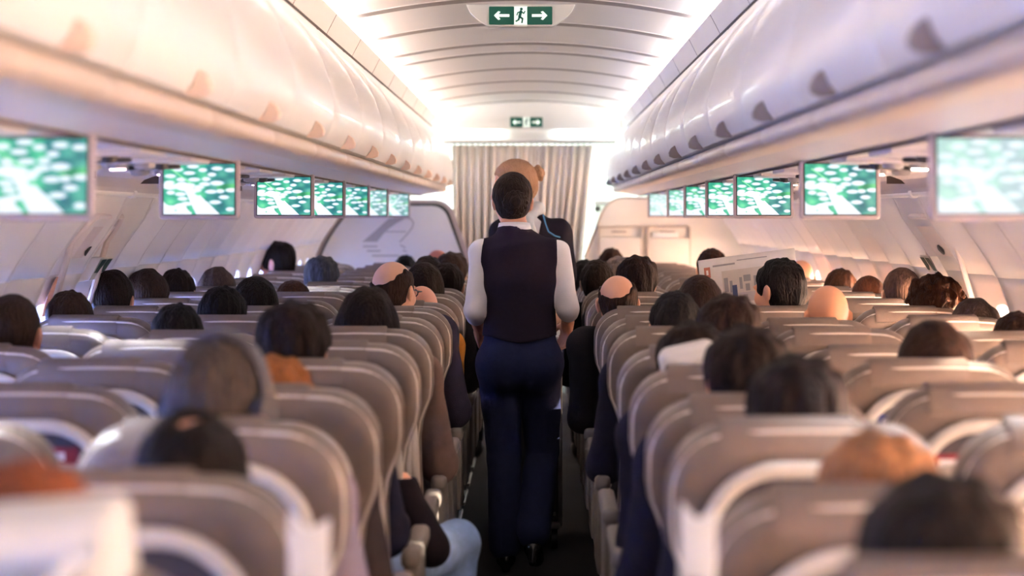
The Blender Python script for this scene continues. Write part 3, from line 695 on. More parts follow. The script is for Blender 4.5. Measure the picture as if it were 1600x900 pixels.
# ------------------------------------------------------------------ front of the cabin
D = 16.4
g = G(); arch = [(x, ceilz(x) + .02) for x in np.linspace(-.97, .97, 25)]; g.prism([(.97, 2.235), (-.97, 2.235)] + arch, D, D + .03)
g.box(-1.0, 1.0, D, D + .05, 2.13, 2.15, .004); g.box(-.98, .98, D + .05, D + .09, 2.14, 2.25); struct(g.build('wall_front', M_ceil, smooth=False))
M_lite = mat('header_light', (240, 255, 250), .4, 0, emit=1); M_lite.node_tree.nodes['Principled BSDF'].inputs['Emission Strength'].default_value = 3.2
for a, b, nm in ((677, 781, 'left'), (872, 972, 'right')):
    pa, pb = P(a, 217, D - .01), P(b, 203, D - .01); g = G(); o = empty('header_lamp', ((pa.x + pb.x) / 2, D - .002, pa.z), 'bright white strip lamp above the curtain, %s half' % nm, 'lamp')
    w = (pb.x - pa.x) / 2; hh = pb.z - pa.z; g.box(-w, w, -.012, 0, 0, hh, .003); g.build('diffuser', M_lite, o)
    g = G(); g.box(-w - .006, w + .006, -.006, .0, -.008, 0, .002); g.box(-w - .006, w + .006, -.006, 0, hh, hh + .008, .002); g.build('lamp_rim', M_white, o)
# curtain
M_curt = mat('curtain_cloth', (222, 211, 203), .85, .06, 40, .2, 500, sheen=.2)
o = empty('curtain', (0, D + .12, 0), 'pleated beige curtain closing the aisle at the front', 'curtain')
g = G(); NXc, NZc = 240, 30; xa, xb = P(705, 0, D).x, P(927, 0, D).x; zt, zb = P(0, 226, D).z, .06
rr = [random.uniform(-.9, .9) for _ in range(60)]
def cf(u, v):
    t = u / (NXc - 1); q = v / (NZc - 1); z = zt + (zb - zt) * q
    ph = t * 19 * 2 * PI + rr[int(t * 19)] * 0 + 1.2 * math.sin(t * 9) + .5 * math.sin(t * 23)
    amp = .018 + .02 * min(1, q * 3) + .008 * math.sin(t * 31)
    hang = xb - (xb - xa) * .10 * min(1, q * 1.7); x = xa + .02 * q + (hang - xa - .02 * q) * t + .006 * math.sin(ph * 2 + q * 3)
    return (x, amp * math.sin(ph + .5 * q * math.sin(t * 17)), z)
g.grid(cf, NXc, NZc); c = g.build('curtain_cloth', M_curt, o, angle=180); so = c.modifiers.new('s', 'SOLIDIFY'); so.thickness = .004
g = G(); g.box(xa - .25, xb + .30, -.02, .02, zt + .012, zt + .035, .004); g.build('curtain_track', M_grey, o)
g = G(); 
for k in range(24): g.cyl((xa + (xb - xa) * (k + .5) / 24, 0, zt - .004), (xa + (xb - xa) * (k + .5) / 24, 0, zt + .014), .006)
g.build('curtain_hooks', M_dark, o)
# left bulkhead, with dark-edged panel and emblem
M_bulkL = mat('bulkhead_grey', (206, 200, 200), .4, .02, 4); M_panel = mat('bulkhead_gloss', (206, 203, 202), .16, .015, 3, coat=.5); M_rim = mat('bulkhead_rim', (168, 152, 150), .45, .02)
M_bulkR = mat('bulkhead_cream', (228, 220, 212), .4, .02, 4); M_gask = mat('dark_gasket', (40, 46, 44), .5)
def wallpts(s, z0, z1, off, n=14): return [(s * (WX(z) - off), z) for z in np.linspace(z0, z1, n)]
def fillet(pts, r, idx, n=8):
    out = []
    for i, p in enumerate(pts):
        if i in idx:
            a, b, c_ = Vector(pts[i - 1]), Vector(p), Vector(pts[(i + 1) % len(pts)]); u = (a - b).normalized(); w = (c_ - b).normalized(); p0, p1 = b + u * r, b + w * r
            for k in range(n + 1): t = k / n; q = p0 * (1 - t) ** 2 + b * 2 * t * (1 - t) + p1 * t * t; out.append(tuple(q))
        else: out.append(p)
    return out
bl = empty('bulkhead_partition', (0, D, 0), 'pale grey front partition with dark-edged panel, left of the curtain', 'partition')
base = [(-.47, .0), (-.47, 1.0), (-.66, 1.645), (-1.50, 1.645)]
outL = fillet([(-.44, .0), (-.475, 1.05), (-.675, 1.64), (-1.51, 1.64)], .13, (2,)) + wallpts(-1, 1.60, .0, .004)
g = G(); g.prism(outL, 0, .04); g.build('partition_frame', M_rim, bl, smooth=False)
def inset(e, zb=.55):
    return fillet([(-.50 - e, zb), (-.51 - e, 1.05), (-.705 - e, 1.608 - e), (-1.53 + e * 1.2, 1.608 - e)], .11, (2,)) + wallpts(-1, 1.565 - e, zb, .06 + e)
g = G(); g.prism(inset(0), -.008, 0); g.build('gasket', M_gask, bl, smooth=False)
g = G(); g.prism(inset(.02, .575), -.012, 0); g.build('partition_panel', M_panel, bl, smooth=False)
M_emb = mat('emblem_grey', (150, 146, 144), .35, .02)
eb = empty('wall_emblem', (0, D - .012, 0), 'grey winged line emblem on the left front partition', 'emblem')
def PX(x, y): p = P(x, y, D - .014); return (p.x, p.z)
def poly(g, pts, y0=-.004, y1=0): g.prism([PX(*p) for p in pts], y0, y1)
def stroke(g, pts, w):
    for a, b in zip(pts, pts[1:]):
        A, B_ = Vector(PX(*a)), Vector(PX(*b)); d = (B_ - A).normalized(); n_ = Vector((-d.y, d.x)) * w / 2; g.prism([tuple(A + n_ - d * w * .3), tuple(B_ + n_ + d * w * .3), tuple(B_ - n_ + d * w * .3), tuple(A - n_ - d * w * .3)], -.004, 0)
g = G(); poly(g, [(608, 341), (634, 341), (618, 350), (603, 361), (594, 372), (589, 378), (566, 378), (580, 366)]); g.build('wing', M_emb, eb, smooth=False)
g = G(); stroke(g, [(612, 342), (634, 340), (642, 342), (646, 348), (644, 356), (636, 366), (625, 378)], .012); g.build('loop', M_emb, eb, smooth=False)
g = G(); stroke(g, [(602, 362), (634, 362)], .010); g.build('cross_bar', M_emb, eb, smooth=False)
for (a, b, y) in ((568, 589, 385), (574, 594, 392), (582, 622, 399.5)):
    g = G(); stroke(g, [(a, y), (b, y)], .014); g.build('stripe', M_emb, eb, smooth=False)
for (a, b, c_, d) in ((626, 383, 633, 387), (630, 391, 635, 393)):
    g = G(); stroke(g, [(a, b), (c_, d)], .012); g.build('dash', M_emb, eb, smooth=False)
# right bulkhead
br = empty('bulkhead_partition', (0, D, 0), 'cream front partition with two white pockets, right of the curtain', 'partition')
outR = fillet([(.44, .0), (.46, 1.15), (.655, 1.66), (1.50, 1.645)], .16, (2,)) + wallpts(1, 1.60, .0, .004)
g = G(); g.prism(outR, 0, .04); g.build('partition_panel', M_bulkR, br, smooth=False)
g = G(); g.tube([(x, -.002, z) for x, z in outR[1:12]], .010); g.build('edge_trim', M_rim, br)
M_pock = mat('pocket_white', (226, 216, 208), .45, .02); M_rec = mat('pocket_recess', (196, 180, 168), .6, .02)
for a, b in ((937, 1001), (1013, 1077)):
    p0, p1 = PX(a, 356), PX(b, 440)
    g = G(); x0, x1, z1, z0 = p0[0], p1[0], p0[1], p1[1]
    g.box(x0 - .012, x0, -.035, 0, z0, z1 + .01, .004); g.box(x1, x1 + .012, -.035, 0, z0, z1 + .01, .004); g.box(x0 - .012, x1 + .012, -.02, 0, z1, z1 + .012, .004); pk = g.build('literature_pocket', M_rec, br)
    g = G(); g.box(x0, x1, -.034, -.022, z0, z1 - .085, .004); g.build('pocket_front', M_pock, pk)
    g = G(); g.box(x0 + .10, x1 - .12, -.006, 0, z1 - .04, z1 - .026, .002); g.build('pocket_plate', M_rim, pk)
p0, p1 = PX(1020, 362), PX(1060, 400); g = G(); g.box(p0[0], p1[0], D - .036 + .018, D - .0285 + .018, p1[1] - .15, p0[1] - .005, .002)
tag(g.build('brochure', mat('paper_white', (240, 236, 232), .7, .03)), 'white brochure standing in the right pocket of the cream partition', 'brochure')
# galley beyond the curtain
g = G(); g.box(-1.9, 1.9, 18.4, 18.45, 0, 2.4); g.box(-1.95, -1.9, 16.5, 18.45, 0, 2.4); g.box(1.9, 1.95, 16.5, 18.45, 0, 2.4); struct(g.build('wall_back', M_white, smooth=False))
g = G(); g.box(-1.9, 1.9, 16.5, 18.45, 2.3, 2.34); struct(g.build('trim_7', M_white, smooth=False))
g = G(); g.box(-1.3, 1.3, 16.75, 17.9, 2.27, 2.295, .004); gl = g.build('galley_lamp', mat('galley_light', (240, 255, 250), .4, 0, emit=7.)); tag(gl, 'bright ceiling lamp in the galley beyond the curtain', 'lamp')
ga = empty('galley_cabinet', (.92, 17.0, 0), 'pale green-white galley cabinet seen right of the curtain', 'cabinet')
g = G(); g.box(-.36, .75, 0, .6, 0, 1.90, .01); g.build('cabinet_body', mat('galley_pale', (214, 228, 222), .4, .02), ga)
g = G(); g.box(-.36, .75, -.02, .0, 1.60, 1.64, .004); g.build('counter_rail', M_grey, ga)
g = G(); g.cyl((-.33, -.012, 1.565), (-.33, .01, 1.565), .026); g.build('dial', M_dark, ga)
g = G(); g.box(-.22, -.12, -.01, .0, 1.545, 1.585, .004); g.build('switch_plate', M_grey, ga)

# ------------------------------------------------------------------ overwing exit hatches on the sidewalls
M_hatch = mat('hatch_plastic', (224, 212, 206), .42, .02); M_plac = mat('placard_orange', (206, 152, 116), .6, .12, 60)
for s, nm, yh in ((-1, 'left', 7.55), (1, 'right', 7.85)):
    o = empty('overwing_exit_hatch', (0, yh, 0), 'overwing exit hatch with orange placard and green sign, %s sidewall' % nm, 'exit hatch')
    def onw(dy, z, e): return (s * (WX(z) - .022 - e), dy, z)
    g = G(); rim = rrect(-.30, .30, .70, 1.50, .10)
    g.tube([onw(a, z, .008) for a, z in rim], .012, 8, True); g.build('hatch_frame', M_hatch, o)
    g = G(); zs2 = np.linspace(1.34, 1.46, 8)
    def cov(u, v): z = zs2[v % 8]; w_ = (-.24, -.235, .235, .24)[u]; return onw(w_, z, (0, .03, .03, 0)[u] if v < 8 else 0)
    g.grid(lambda u, v: onw((-.20, -.19, .19, .20)[u], zs2[v], (0, .022, .022, 0)[u]), 4, 8); g.build('handle_cover', M_hatch, o)
    g = G(); g.grid(lambda u, v: onw(-.05 + .10 * u / 6, 1.365 + (.028 * math.sin(PI * u / 6)) * (v - .5) * 1.4, .026), 7, 2); hs = g.build('handle_slot', M_dark, o); so = hs.modifiers.new('s', 'SOLIDIFY'); so.thickness = .004; so.offset = 0
    g = G(); g.grid(lambda u, v: onw(-.20 + .13 * u / 3, 1.12 + .15 * v / 5, .008), 4, 6); q = g.build('placard', M_plac, o); so = q.modifiers.new('s', 'SOLIDIFY'); so.thickness = .003; so.offset = 0
    g = G(); z0, z1 = 1.235, 1.335; a = onw(.19, z0, 0); b = onw(.19, z1, 0)
    g.add([(a[0], .20, z0), (a[0], .42, z0), (b[0], .42, z1), (b[0], .20, z1), (a[0] - s * .055, .20, z0 + .01), (a[0] - s * .055, .42, z0 + .01), (b[0] - s * .05, .42, z1), (b[0] - s * .05, .20, z1)], [(0, 1, 2, 3), (4, 5, 6, 7), (0, 1, 5, 4), (1, 2, 6, 5), (2, 3, 7, 6), (3, 0, 4, 7)])
    sb = g.build('exit_sign_box', M_white, o, smooth=False)
    g = G()
    for t0, t1 in ((.08, .44), (.52, .92)):
        x0_, x1_ = a[0] - s * .055, b[0] - s * .05
        g.add([(x0_ - s * .002, .2 + .22 * t0, z0 + .018), (x0_ - s * .002, .2 + .22 * t1, z0 + .018), (x1_ - s * .002, .2 + .22 * t1, z1 - .008), (x1_ - s * .002, .2 + .22 * t0, z1 - .008)], [(0, 1, 2, 3)])
    g.build('sign_face', mat('hatch_sign_green', (22, 62, 56), .4, .02), sb, smooth=False)

# ================================================================== SEATS
M_seat = mat('seat_leather', (112, 99, 91), .38, .08, 25, .25, 300, spec=.5)
M_rimlit = mat('seat_rim_highlight', (206, 196, 186), .45, .05); M_shell = mat('seat_shell', (204, 196, 188), .38, .03)  # pale tube paints the light caught along the seat's rounded edge
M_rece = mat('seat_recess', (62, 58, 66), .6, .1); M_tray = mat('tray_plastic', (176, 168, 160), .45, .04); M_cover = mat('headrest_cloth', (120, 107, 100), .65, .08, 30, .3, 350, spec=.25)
M_metal = mat('seat_metal', (160, 156, 152), .35, .04, metal=.7); M_arm = mat('armrest_plastic', (122, 114, 108), .5, .05); M_whitecloth = mat('white_cloth', (214, 211, 208), .8, .03, 20, .3, 200)
HZ = .42; TH = .10
def seat_outline(e=0.):
    half = []
    L = .723 - e; w = .2475 - e; r = .115
    for k in range(9):
        a = PI / 2 * (1 - k / 8); half.append((w - r + r * math.cos(a), L - r + r * math.sin(a)))
    for z, ww in ((.54, w), (.50, w - .006), (.46, w - .022), (.42, w - .036), (.36, w - .044), (.25, w - .042), (.10, w - .036), (.02, w - .05), (.0, w - .07)):
        half.append((ww, z))
    h2 = []
    h2.append((0, L + .004)); h2.append((.07, L + .003)); h2 += half
    return h2 + [(0, 0)] + [(-x, z) for x, z in reversed(h2[1:])]
def seat_parts():
    pr = {}
    g = G(); g.pillow(seat_outline(), TH, .045, .012, .010, nr=6); pr['seat_back'] = (g.mesh('seat_back', M_seat, angle=180), 1)
    g = G(); so_ = seat_outline(.010); g.tube([(x, -TH / 2 + .019, z) for x, z in so_], .0048, 6, True); pr['rim_highlight'] = (g.mesh('rim_highlight', M_rimlit, angle=180), 1)
    g = G(); a = []
    w, zt_, r = .176, .657, .125
    a += [(w + .012, -TH / 2 - .012, .14), (w + .004, -TH / 2 - .014, .35)]
    for k in range(11): q = PI / 2 * k / 10; a.append((w - r + r * math.cos(q), -TH / 2 - .016, zt_ - r + r * math.sin(q)))
    a = a + [(-x, y, z) for x, y, z in reversed(a)]
    g.tube(a, .016, 8, r2=.012); pr['back_shell'] = (g.mesh('back_shell', M_shell, angle=180), 1)
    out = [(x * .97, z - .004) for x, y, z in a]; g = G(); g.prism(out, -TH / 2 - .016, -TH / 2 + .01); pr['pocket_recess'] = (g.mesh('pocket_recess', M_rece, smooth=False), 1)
    g = G(); g.pillow([(-.168, .43), (-.168, .565)] + [(x, .565 + .018 * (1 - (x / .168) ** 2)) for x in np.linspace(-.15, .15, 9)] + [(.168, .565), (.168, .43)], .018, .006, 0, .004)
    g.v = [(x, y - TH / 2 - .03, z) for x, y, z in g.v]; pr['literature_pocket'] = (g.mesh('literature_pocket', M_tray), 1)
    g = G(); g.pillow(rrect(-.175, .175, .16, .42, .02), .02, .006, 0, .0); g.v = [(x, y - TH / 2 - .026, z) for x, y, z in g.v]; pr['tray_table'] = (g.mesh('tray_table', M_shell), 1)
    g = G(); g.box(-.012, .012, -TH / 2 - .045, -TH / 2 - .034, .395, .44, .004); pr['tray_latch'] = (g.mesh('tray_latch', M_tray), 1)
    g = G(); pth = [(-TH / 2 - .004, .682), (-TH / 2 + .004, .704), (-TH / 2 + .022, .724), (-.02, .731), (.02, .731), (TH / 2 - .012, .722), (TH / 2 + .006, .69), (TH / 2 + .014, .60), (TH / 2 + .016, .52)]
    pth2 = [(y * .93, z - .006) for y, z in pth]; n = len(pth); pp = pth + pth2[::-1]
    g.grid(lambda u, v: ((-.155, -.15, .09, .095)[u], pp[v][0], pp[v][1] - (.003 if u in (0, 3) else 0)), 4, 2 * n, 0, True); g.f += [tuple(range(2 * n)), tuple(3 * 2 * n + i for i in range(2 * n))]; g.mi += [0, 0]
    pr['headrest_cover'] = (g.mesh('headrest_cover', M_cover), 1)
    g = G(); g.pillow(rrect(-.225, .225, .0, .46, .05), .12, .035, .0, .012); g.v = [(x, z + .0, y) for x, y, z in g.v]
    g.v = [(x, y + .02, z + .37) for x, y, z in g.v]; pr['seat_cushion'] = (g.mesh('seat_cushion', M_seat, angle=180), 0)
    g = G(); g.box(-.235, .235, .08, .44, .25, .305, .02); pr['seat_frame'] = (g.mesh('seat_frame', M_metal), 0)
    return pr
SP = seat_parts()
g = G(); g.box(-.026, .026, -.02, .42, .585, .635, .016, seg=3); ARMM = g.mesh('armrest', M_arm)
g = G(); g.box(-.018, .018, .0, .34, .30, .60, .01); ARMP = g.mesh('side_panel', M_arm)
g = G(); g.tube([(0, .06, .27), (0, .02, .0)], .018); g.tube([(0, .38, .27), (0, .44, .0)], .018); g.tube([(0, .05, .16), (0, .40, .16)], .012); g.box(-.025, .025, -.02, .48, 0, .018, .004); LEGM = g.mesh('leg', M_metal)
ROWY = [2.71 + .72 * k for k in range(-1, 18)]      # index 0 is the nearest row
SX = {'C': -.5315, 'B': -1.0465, 'A': -1.5615, 'D': .5315, 'E': 1.0465, 'F': 1.5615}
POS = {'C': 'aisle', 'D': 'aisle', 'B': 'middle', 'E': 'middle', 'A': 'window', 'F': 'window'}
RECL = {('D', 1): 5, ('D', 3): 6, ('D', 4): 5, ('D', 5): 4, ('C', 3): 1, ('B', 6): 4, ('E', 5): 4, ('C', 9): 3, ('E', 7): 3, ('F', 6): 5, ('A', 5): 3}
HINGE_Y = .188
for ri, y in enumerate(ROWY):
    for L, x in SX.items():
        lim = (837 if x < 0 else 763) * (y + .05) / FPX
        if abs(x) - .2475 + (CX if x < 0 else -CX) > lim: continue
        o = empty('airliner_seat', (x, y, 0), 'taupe %s seat %s of the aisle, %s row from the camera' % (POS[L], 'left' if x < 0 else 'right', ORD[ri]), 'seat', 'seats of the %s block' % ('left' if x < 0 else 'right'))
        rec = math.radians(11 + RECL.get((L, ri), 0))
        for k, (me, back) in SP.items():
            par = o
            if back: q = put(k, me, par, loc=(0, HINGE_Y, HZ), rot=(rec, 0, 0))
            else: q = put(k, me, par, loc=(0, HINGE_Y, 0))
        sgn = 1 if x < 0 else -1
        a = put('armrest', ARMM, o, loc=(sgn * .258, HINGE_Y, 0)); put('side_panel', ARMP, a)
        if L in 'AF': a = put('armrest', ARMM, o, loc=(-sgn * .258, HINGE_Y, 0)); put('side_panel', ARMP, a)
        put('leg', LEGM, o, loc=(sgn * .19, HINGE_Y, 0))
        if ri == 0 and L == 'C':   # raised headrest under a white cloth
            g = G(); g.pillow(rrect(-.2455, .212, .40, .784, .022), .125, .04, .01, .012); put('white_headrest_cover', g.mesh('white_headrest_cover', M_whitecloth, angle=180), o, loc=(0, HINGE_Y, HZ), rot=(rec, -.075, 0))['label'] = 'white cloth cover over the raised headrest'
# ================================================================== PASSENGERS
BROWN, DARK, BLACK, GREY = (44, 30, 24), (30, 21, 18), (20, 18, 20), (112, 106, 102)
FAIR, TAN, PINK, OLIVE = (222, 168, 138), (190, 132, 100), (226, 160, 136), (168, 116, 86)
def person(row, seat, px, py, style, hc, sk, top, tr, var, label, shoes=(32, 28, 28), yaw=0, hc2=None, xcl=1.68, dx=0):
    y = ROWY[row]
    if seat in 'AF' and var == 'up': var = 'winL' if seat == 'A' else 'winR'
    p0 = P(px, py, y + .20)
    if var == 'armL' and p0.x < .46: var = 'armLh'
    if var == 'armR' and p0.x > -.47: var = 'armRh'
    body, tm, trm, sm, M = seated(var)
    dh = y + .20; top_off = .012 if style else .0
    p = P(px, py, dh); zt_ = p.z; s = zt_ / (HT + (.004 if style else -.008) - (.22 if var == 'lean' else 0)); x = p.x if abs(p.x) < xcl else math.copysign(xcl, p.x)
    s = min(1.09, s); x -= M.translation.x * s
    hy = M.translation.y * s
    o = empty('person', (x, dh - hy, 0), label, 'person'); o.scale = (s, s, s)
    put('body', body, o, [skinm(sk), LIP, EYEW, IRIS]); put('top', tm, o, cloth(top)); put('trousers', trm, o, cloth(tr)); [put('shoe', q_, o, mat('shoe_%d' % shoes[0], shoes, .4)) for q_ in sm]
    hh = None
    if style:
        hh = put('hair', hair(style), o, hairm(hc, hc2)); hh.matrix_local = M
    return o, M, s, hh
NAVY, JET, CHAR = (34, 34, 52), (24, 22, 26), (52, 48, 52); JEAN = (44, 52, 78)
PL = [
 (0, 'C', 45, 716, 'short', (172, 104, 66), FAIR, (90, 80, 84), JET, 'up', 'person with ginger-brown hair behind the white headrest cover at lower left'),
 (1, 'C', 302, 640, 'spot', DARK, TAN, (168, 160, 186), JET, 'armR', 'dark-haired person with a small bald spot on the crown, left aisle seat'),
 (2, 'C', 345, 527, 'short', (44, 40, 40), TAN, (150, 140, 160), JET, 'turnR', 'greying person wearing large headphones, left aisle seat', (32, 28, 28), 0, (84, 73, 66)),
 (3, 'C', 428, 561, 'thick', (184, 122, 62), FAIR, (70, 60, 60), JET, 'armR', 'low head of mustard-brown hair just right of the headphone wearer'),
 (4, 'C', 457, 475, 'thick', (40, 27, 24), TAN, NAVY, JET, 'armR', 'person with thick dark brown hair before the woman with long black hair'),
 (5, 'C', 540, 640, 'short', DARK, FAIR, (30, 24, 30), (150, 178, 222), 'lean', 'person bent forward, pale blue jeans knee out in the aisle'),
 (6, 'C', 575, 449, 'long', (32, 22, 22), FAIR, (98, 82, 78), CHAR, 'armR', 'woman with wide long dark hair in front of the bald man with glasses'),
 (8, 'C', 615, 403, 'bigring', (56, 38, 30), FAIR, (52, 48, 66), JET, 'turnR', 'balding man with glasses and brown fringe, left aisle seat'),
 (9, 'C', 659, 446, None, DARK, PINK, (176, 116, 44), (70, 52, 40), 'armR', 'bald pink head half hidden by the balding man with glasses'),
 (10, 'C', 662, 410, 'bob', (36, 24, 22), FAIR, CHAR, JET, 'up', 'woman with dark bobbed hair beyond the balding man with glasses'),
 (11, 'C', 699, 410, 'short', (38, 26, 22), FAIR, JET, JET, 'armR', 'dark short-haired man nearest the attendant, left of her elbow'),
 (12, 'C', 669, 399, 'short', (48, 40, 38), FAIR, CHAR, JET, 'up', 'dark grey-brown head behind the woman with dark bob'),
 (13, 'C', 705, 396, 'thick', (74, 54, 44), FAIR, CHAR, JET, 'up', 'tall greyish brown head near the attendant, left aisle'),
 (15, 'C', 684, 387, 'fringe', (90, 48, 34), (176, 104, 76), CHAR, JET, 'up', 'reddish balding head far forward, left aisle'),
 (17, 'B', 634, 398, 'short', BLACK, FAIR, CHAR, JET, 'up', 'small black-haired head before the left front partition'),
 (6, 'B', 278, 473, 'short', BLACK, TAN, CHAR, JET, 'up', 'black-haired low head in a left middle seat, nearer of two'),
 (7, 'B', 350, 446, 'short', (24, 18, 18), TAN, NAVY, JET, 'turnR', 'black-haired man with glasses in a left middle seat'),
 (8, 'B', 399, 432, 'bob', (34, 24, 20), FAIR, CHAR, JET, 'up', 'straight dark brown hair behind the black-haired man with glasses'),
 (10, 'B', 458, 439, 'bob', (92, 58, 38), FAIR, CHAR, JET, 'down', 'auburn hair barely above a left middle seat'),
 (12, 'B', 502, 402, 'thick', (46, 45, 48), FAIR, CHAR, JET, 'up', 'grey-haired head alone in a left middle seat', (32, 28, 28), 0, (104, 106, 112)),
 (5, 'A', 20, 455, 'crop', (52, 36, 28), TAN, CHAR, JET, 'up', 'brown cropped head at the left picture edge'),
 (7, 'A', 66, 453, 'short', (76, 58, 46), FAIR, CHAR, JET, 'up', 'brown-haired person leaning on the left wall below the exit hatch'),
 (8, 'A', 170, 420, 'ponytail', (38, 26, 22), FAIR, CHAR, JET, 'up', 'dark-haired woman with a low tied ponytail at the left window'),
 (9, 'A', 221, 420, 'flat', (72, 54, 44), FAIR, CHAR, JET, 'up', 'ruffled brown hair just right of the ponytail woman'),
 (10, 'A', 247, 419, 'short', (42, 28, 24), FAIR, CHAR, JET, 'up', 'dark brown head half hidden behind the ruffled brown hair'),
 (11, 'A', 340, 417, 'flat', (98, 84, 74), FAIR, CHAR, JET, 'up', 'shaggy grey-brown hair at a left window seat'),
 (15, 'A', 432, 379, 'thick', (40, 32, 30), PINK, CHAR, JET, 'turnL', 'dark-haired person turned to the left window, face visible'),
 (0, 'D', 1467, 750, 'thick', (34, 26, 24), TAN, CHAR, JET, 'up', 'dark-haired head at lower right, nearest to the camera'),
 (1, 'D', 1370, 682, 'thick', (200, 154, 112), FAIR, CHAR, JET, 'up', 'blond-brown hair behind the nearest dark head, lower right'),
 (2, 'D', 1245, 562, 'thick', (32, 21, 19), TAN, NAVY, JET, 'armL', 'large dark brown head in the right aisle seat, third row'),
 (3, 'D', 1166, 514, 'thick', (34, 22, 20), TAN, NAVY, JET, 'armL', 'dark head right of the person with white pillow'),
 (4, 'D', 1081, 507, 'thick', (42, 28, 24), TAN, (40, 38, 56), JET, 'armL', 'dark-haired person with a white pillow behind the neck'),
 (5, 'D', 1138, 464, 'thick', (46, 28, 22), FAIR, NAVY, JET, 'armL', 'rounded reddish-dark brown head above the white pillow'),
 (6, 'D', 1055, 454, 'short', (40, 36, 38), FAIR, NAVY, JET, 'armL', 'black-haired man with grey flecks in the right aisle seat'),
 (7, 'D', 1093, 426, 'crop', (58, 40, 34), (150, 100, 76), JET, JET, 'up', 'closely shaved brown head below the newspaper'),
 (8, 'D', 965, 425, 'bigring', (56, 36, 28), (214, 158, 130), JET, JET, 'armL', 'bald man with dark hair band, right aisle seat'),
 (10, 'D', 995, 402, 'thick', (46, 30, 24), FAIR, JET, JET, 'armL', 'dark brown hair right behind the bald man with hair band'),
 (12, 'D', 967, 403, 'thick', (170, 164, 158), FAIR, CHAR, JET, 'up', 'white-grey hair peeking left of the dark brown head'),
 (11, 'D', 933, 405, 'short', (46, 32, 26), FAIR, JET, JET, 'armL', 'dark short-haired head by the right aisle with visible ear'),
 (13, 'D', 914, 405, 'short', (36, 25, 22), FAIR, JET, JET, 'armL', 'dark head closest to the aisle on the right'),
 (16, 'D', 955, 387, 'short', (70, 46, 34), FAIR, CHAR, JET, 'up', 'brown head before the pockets of the cream partition'),
 (4, 'E', 1459, 500, 'flat', (54, 34, 24), TAN, CHAR, JET, 'up', 'broad brown head with warm light on top, right middle seat'),
 (7, 'E', 1293, 445, None, DARK, (222, 158, 122), (200, 196, 196), JET, 'up', 'fully bald head in a right middle seat'),
 (8, 'E', 1217, 402, 'spiky', (30, 24, 26), FAIR, CHAR, JET, 'read', 'man with glossy dark hair reading the newspaper'),
 (13, 'E', 1112, 387, 'spiky', (62, 38, 32), FAIR, CHAR, JET, 'up', 'spiky dark hair beyond the top of the newspaper'),
 (6, 'F', 1588, 486, 'short', (58, 38, 30), TAN, CHAR, JET, 'up', 'brown head cut by the right picture edge'),
 (7, 'F', 1522, 466, 'flat', (76, 62, 56), FAIR, CHAR, JET, 'up', 'greyish wavy hair at a right window, low behind its seat'),
 (8, 'F', 1476, 432, 'curly', (76, 46, 28), FAIR, CHAR, JET, 'up', 'curly brown hair at a right window seat'),
 (9, 'F', 1413, 415, 'crop', (112, 92, 80), (186, 142, 118), CHAR, JET, 'up', 'tall head of short grey-brown hair at a right window'),
 (10, 'F', 1357, 429, 'crop', (120, 74, 50), (190, 122, 86), CHAR, JET, 'down', 'low shaved reddish head left of the grey-brown one'),
 (11, 'F', 1313, 419, 'short', (84, 54, 38), FAIR, CHAR, JET, 'up', 'brown hair low above a right window seat'),
 (13, 'F', 1251, 406, None, DARK, (206, 150, 120), CHAR, JET, 'up', 'bald head peeking out right of the newspaper reader'),
]
WHO = {}
for r in PL:
    res = person(*r); WHO[(r[0], r[1])] = res
# glasses for two men
M_gl = mat('glasses_black', (24, 22, 26), .3)
def glasses(who):
    o, M, s, h = WHO[who]; g = G()
    for q in (-1, 1):
        g.tube([(q * .031 + .021 * math.cos(a), .112, .004 + .016 * math.sin(a)) for a in np.linspace(0, 2 * PI, 17)[:-1]], .0022, 6, True)
        g.tube([(q * .052, .112, .008), (q * .074, .10, .010), (q * .082, .05, .010), (q * .086, -.01, .014), (q * .086, -.03, -.004)], .0024, 6)
    g.tube([(-.012, .113, .008), (0, .116, .011), (.012, .113, .008)], .002, 6)
    e = put('eyeglasses', g.mesh('eyeglasses', M_gl), o); e.matrix_local = M
glasses((8, 'C')); glasses((7, 'B')); glasses((9, 'C'))
# headphones
o, M, s, h = WHO[(2, 'C')]
hp = empty('headphones', (0, 0, 0), 'large grey headphones worn by the greying person on the left', 'headphones')
W = Matrix.Translation(o.location) @ Matrix.Scale(s, 4) @ M
hp.matrix_world = W
g = G(); g.tube([(.100 * math.cos(a), -.005, .02 + .122 * math.sin(a)) for a in np.linspace(-.1, PI + .1, 25)], .011, 8, r2=.017); g.build('headband', mat('headphone_grey', (74, 70, 74), .4), hp)
for q in (-1, 1):
    g = G(); g.cyl((q * .092, -.008, -.002), (q * .112, -.008, -.002), .040, .037, 24); c = g.build('ear_cup', mat('headphone_navy', (36, 38, 52), .45), hp)
    g = G(); g.tube([(q * .088, -.008 + .028 * math.cos(a), -.002 + .028 * math.sin(a)) for a in np.linspace(0, 2 * PI, 21)[:-1]], .010, 8, True); g.build('ear_pad', M_dark, c)
# white pillow behind the neck
pz = P(1078, 572, 4.93); g = G(); g.pillow(rrect(-.075, .075, -.055, .06, .03), .05, .024, .008, .008)
pw = g.build('pillow', M_whitecloth, angle=180); pw.location = pz; pw.rotation_euler = (.15, -.22, 0); tag(pw, 'small white pillow between a dark head and the seat top', 'pillow')
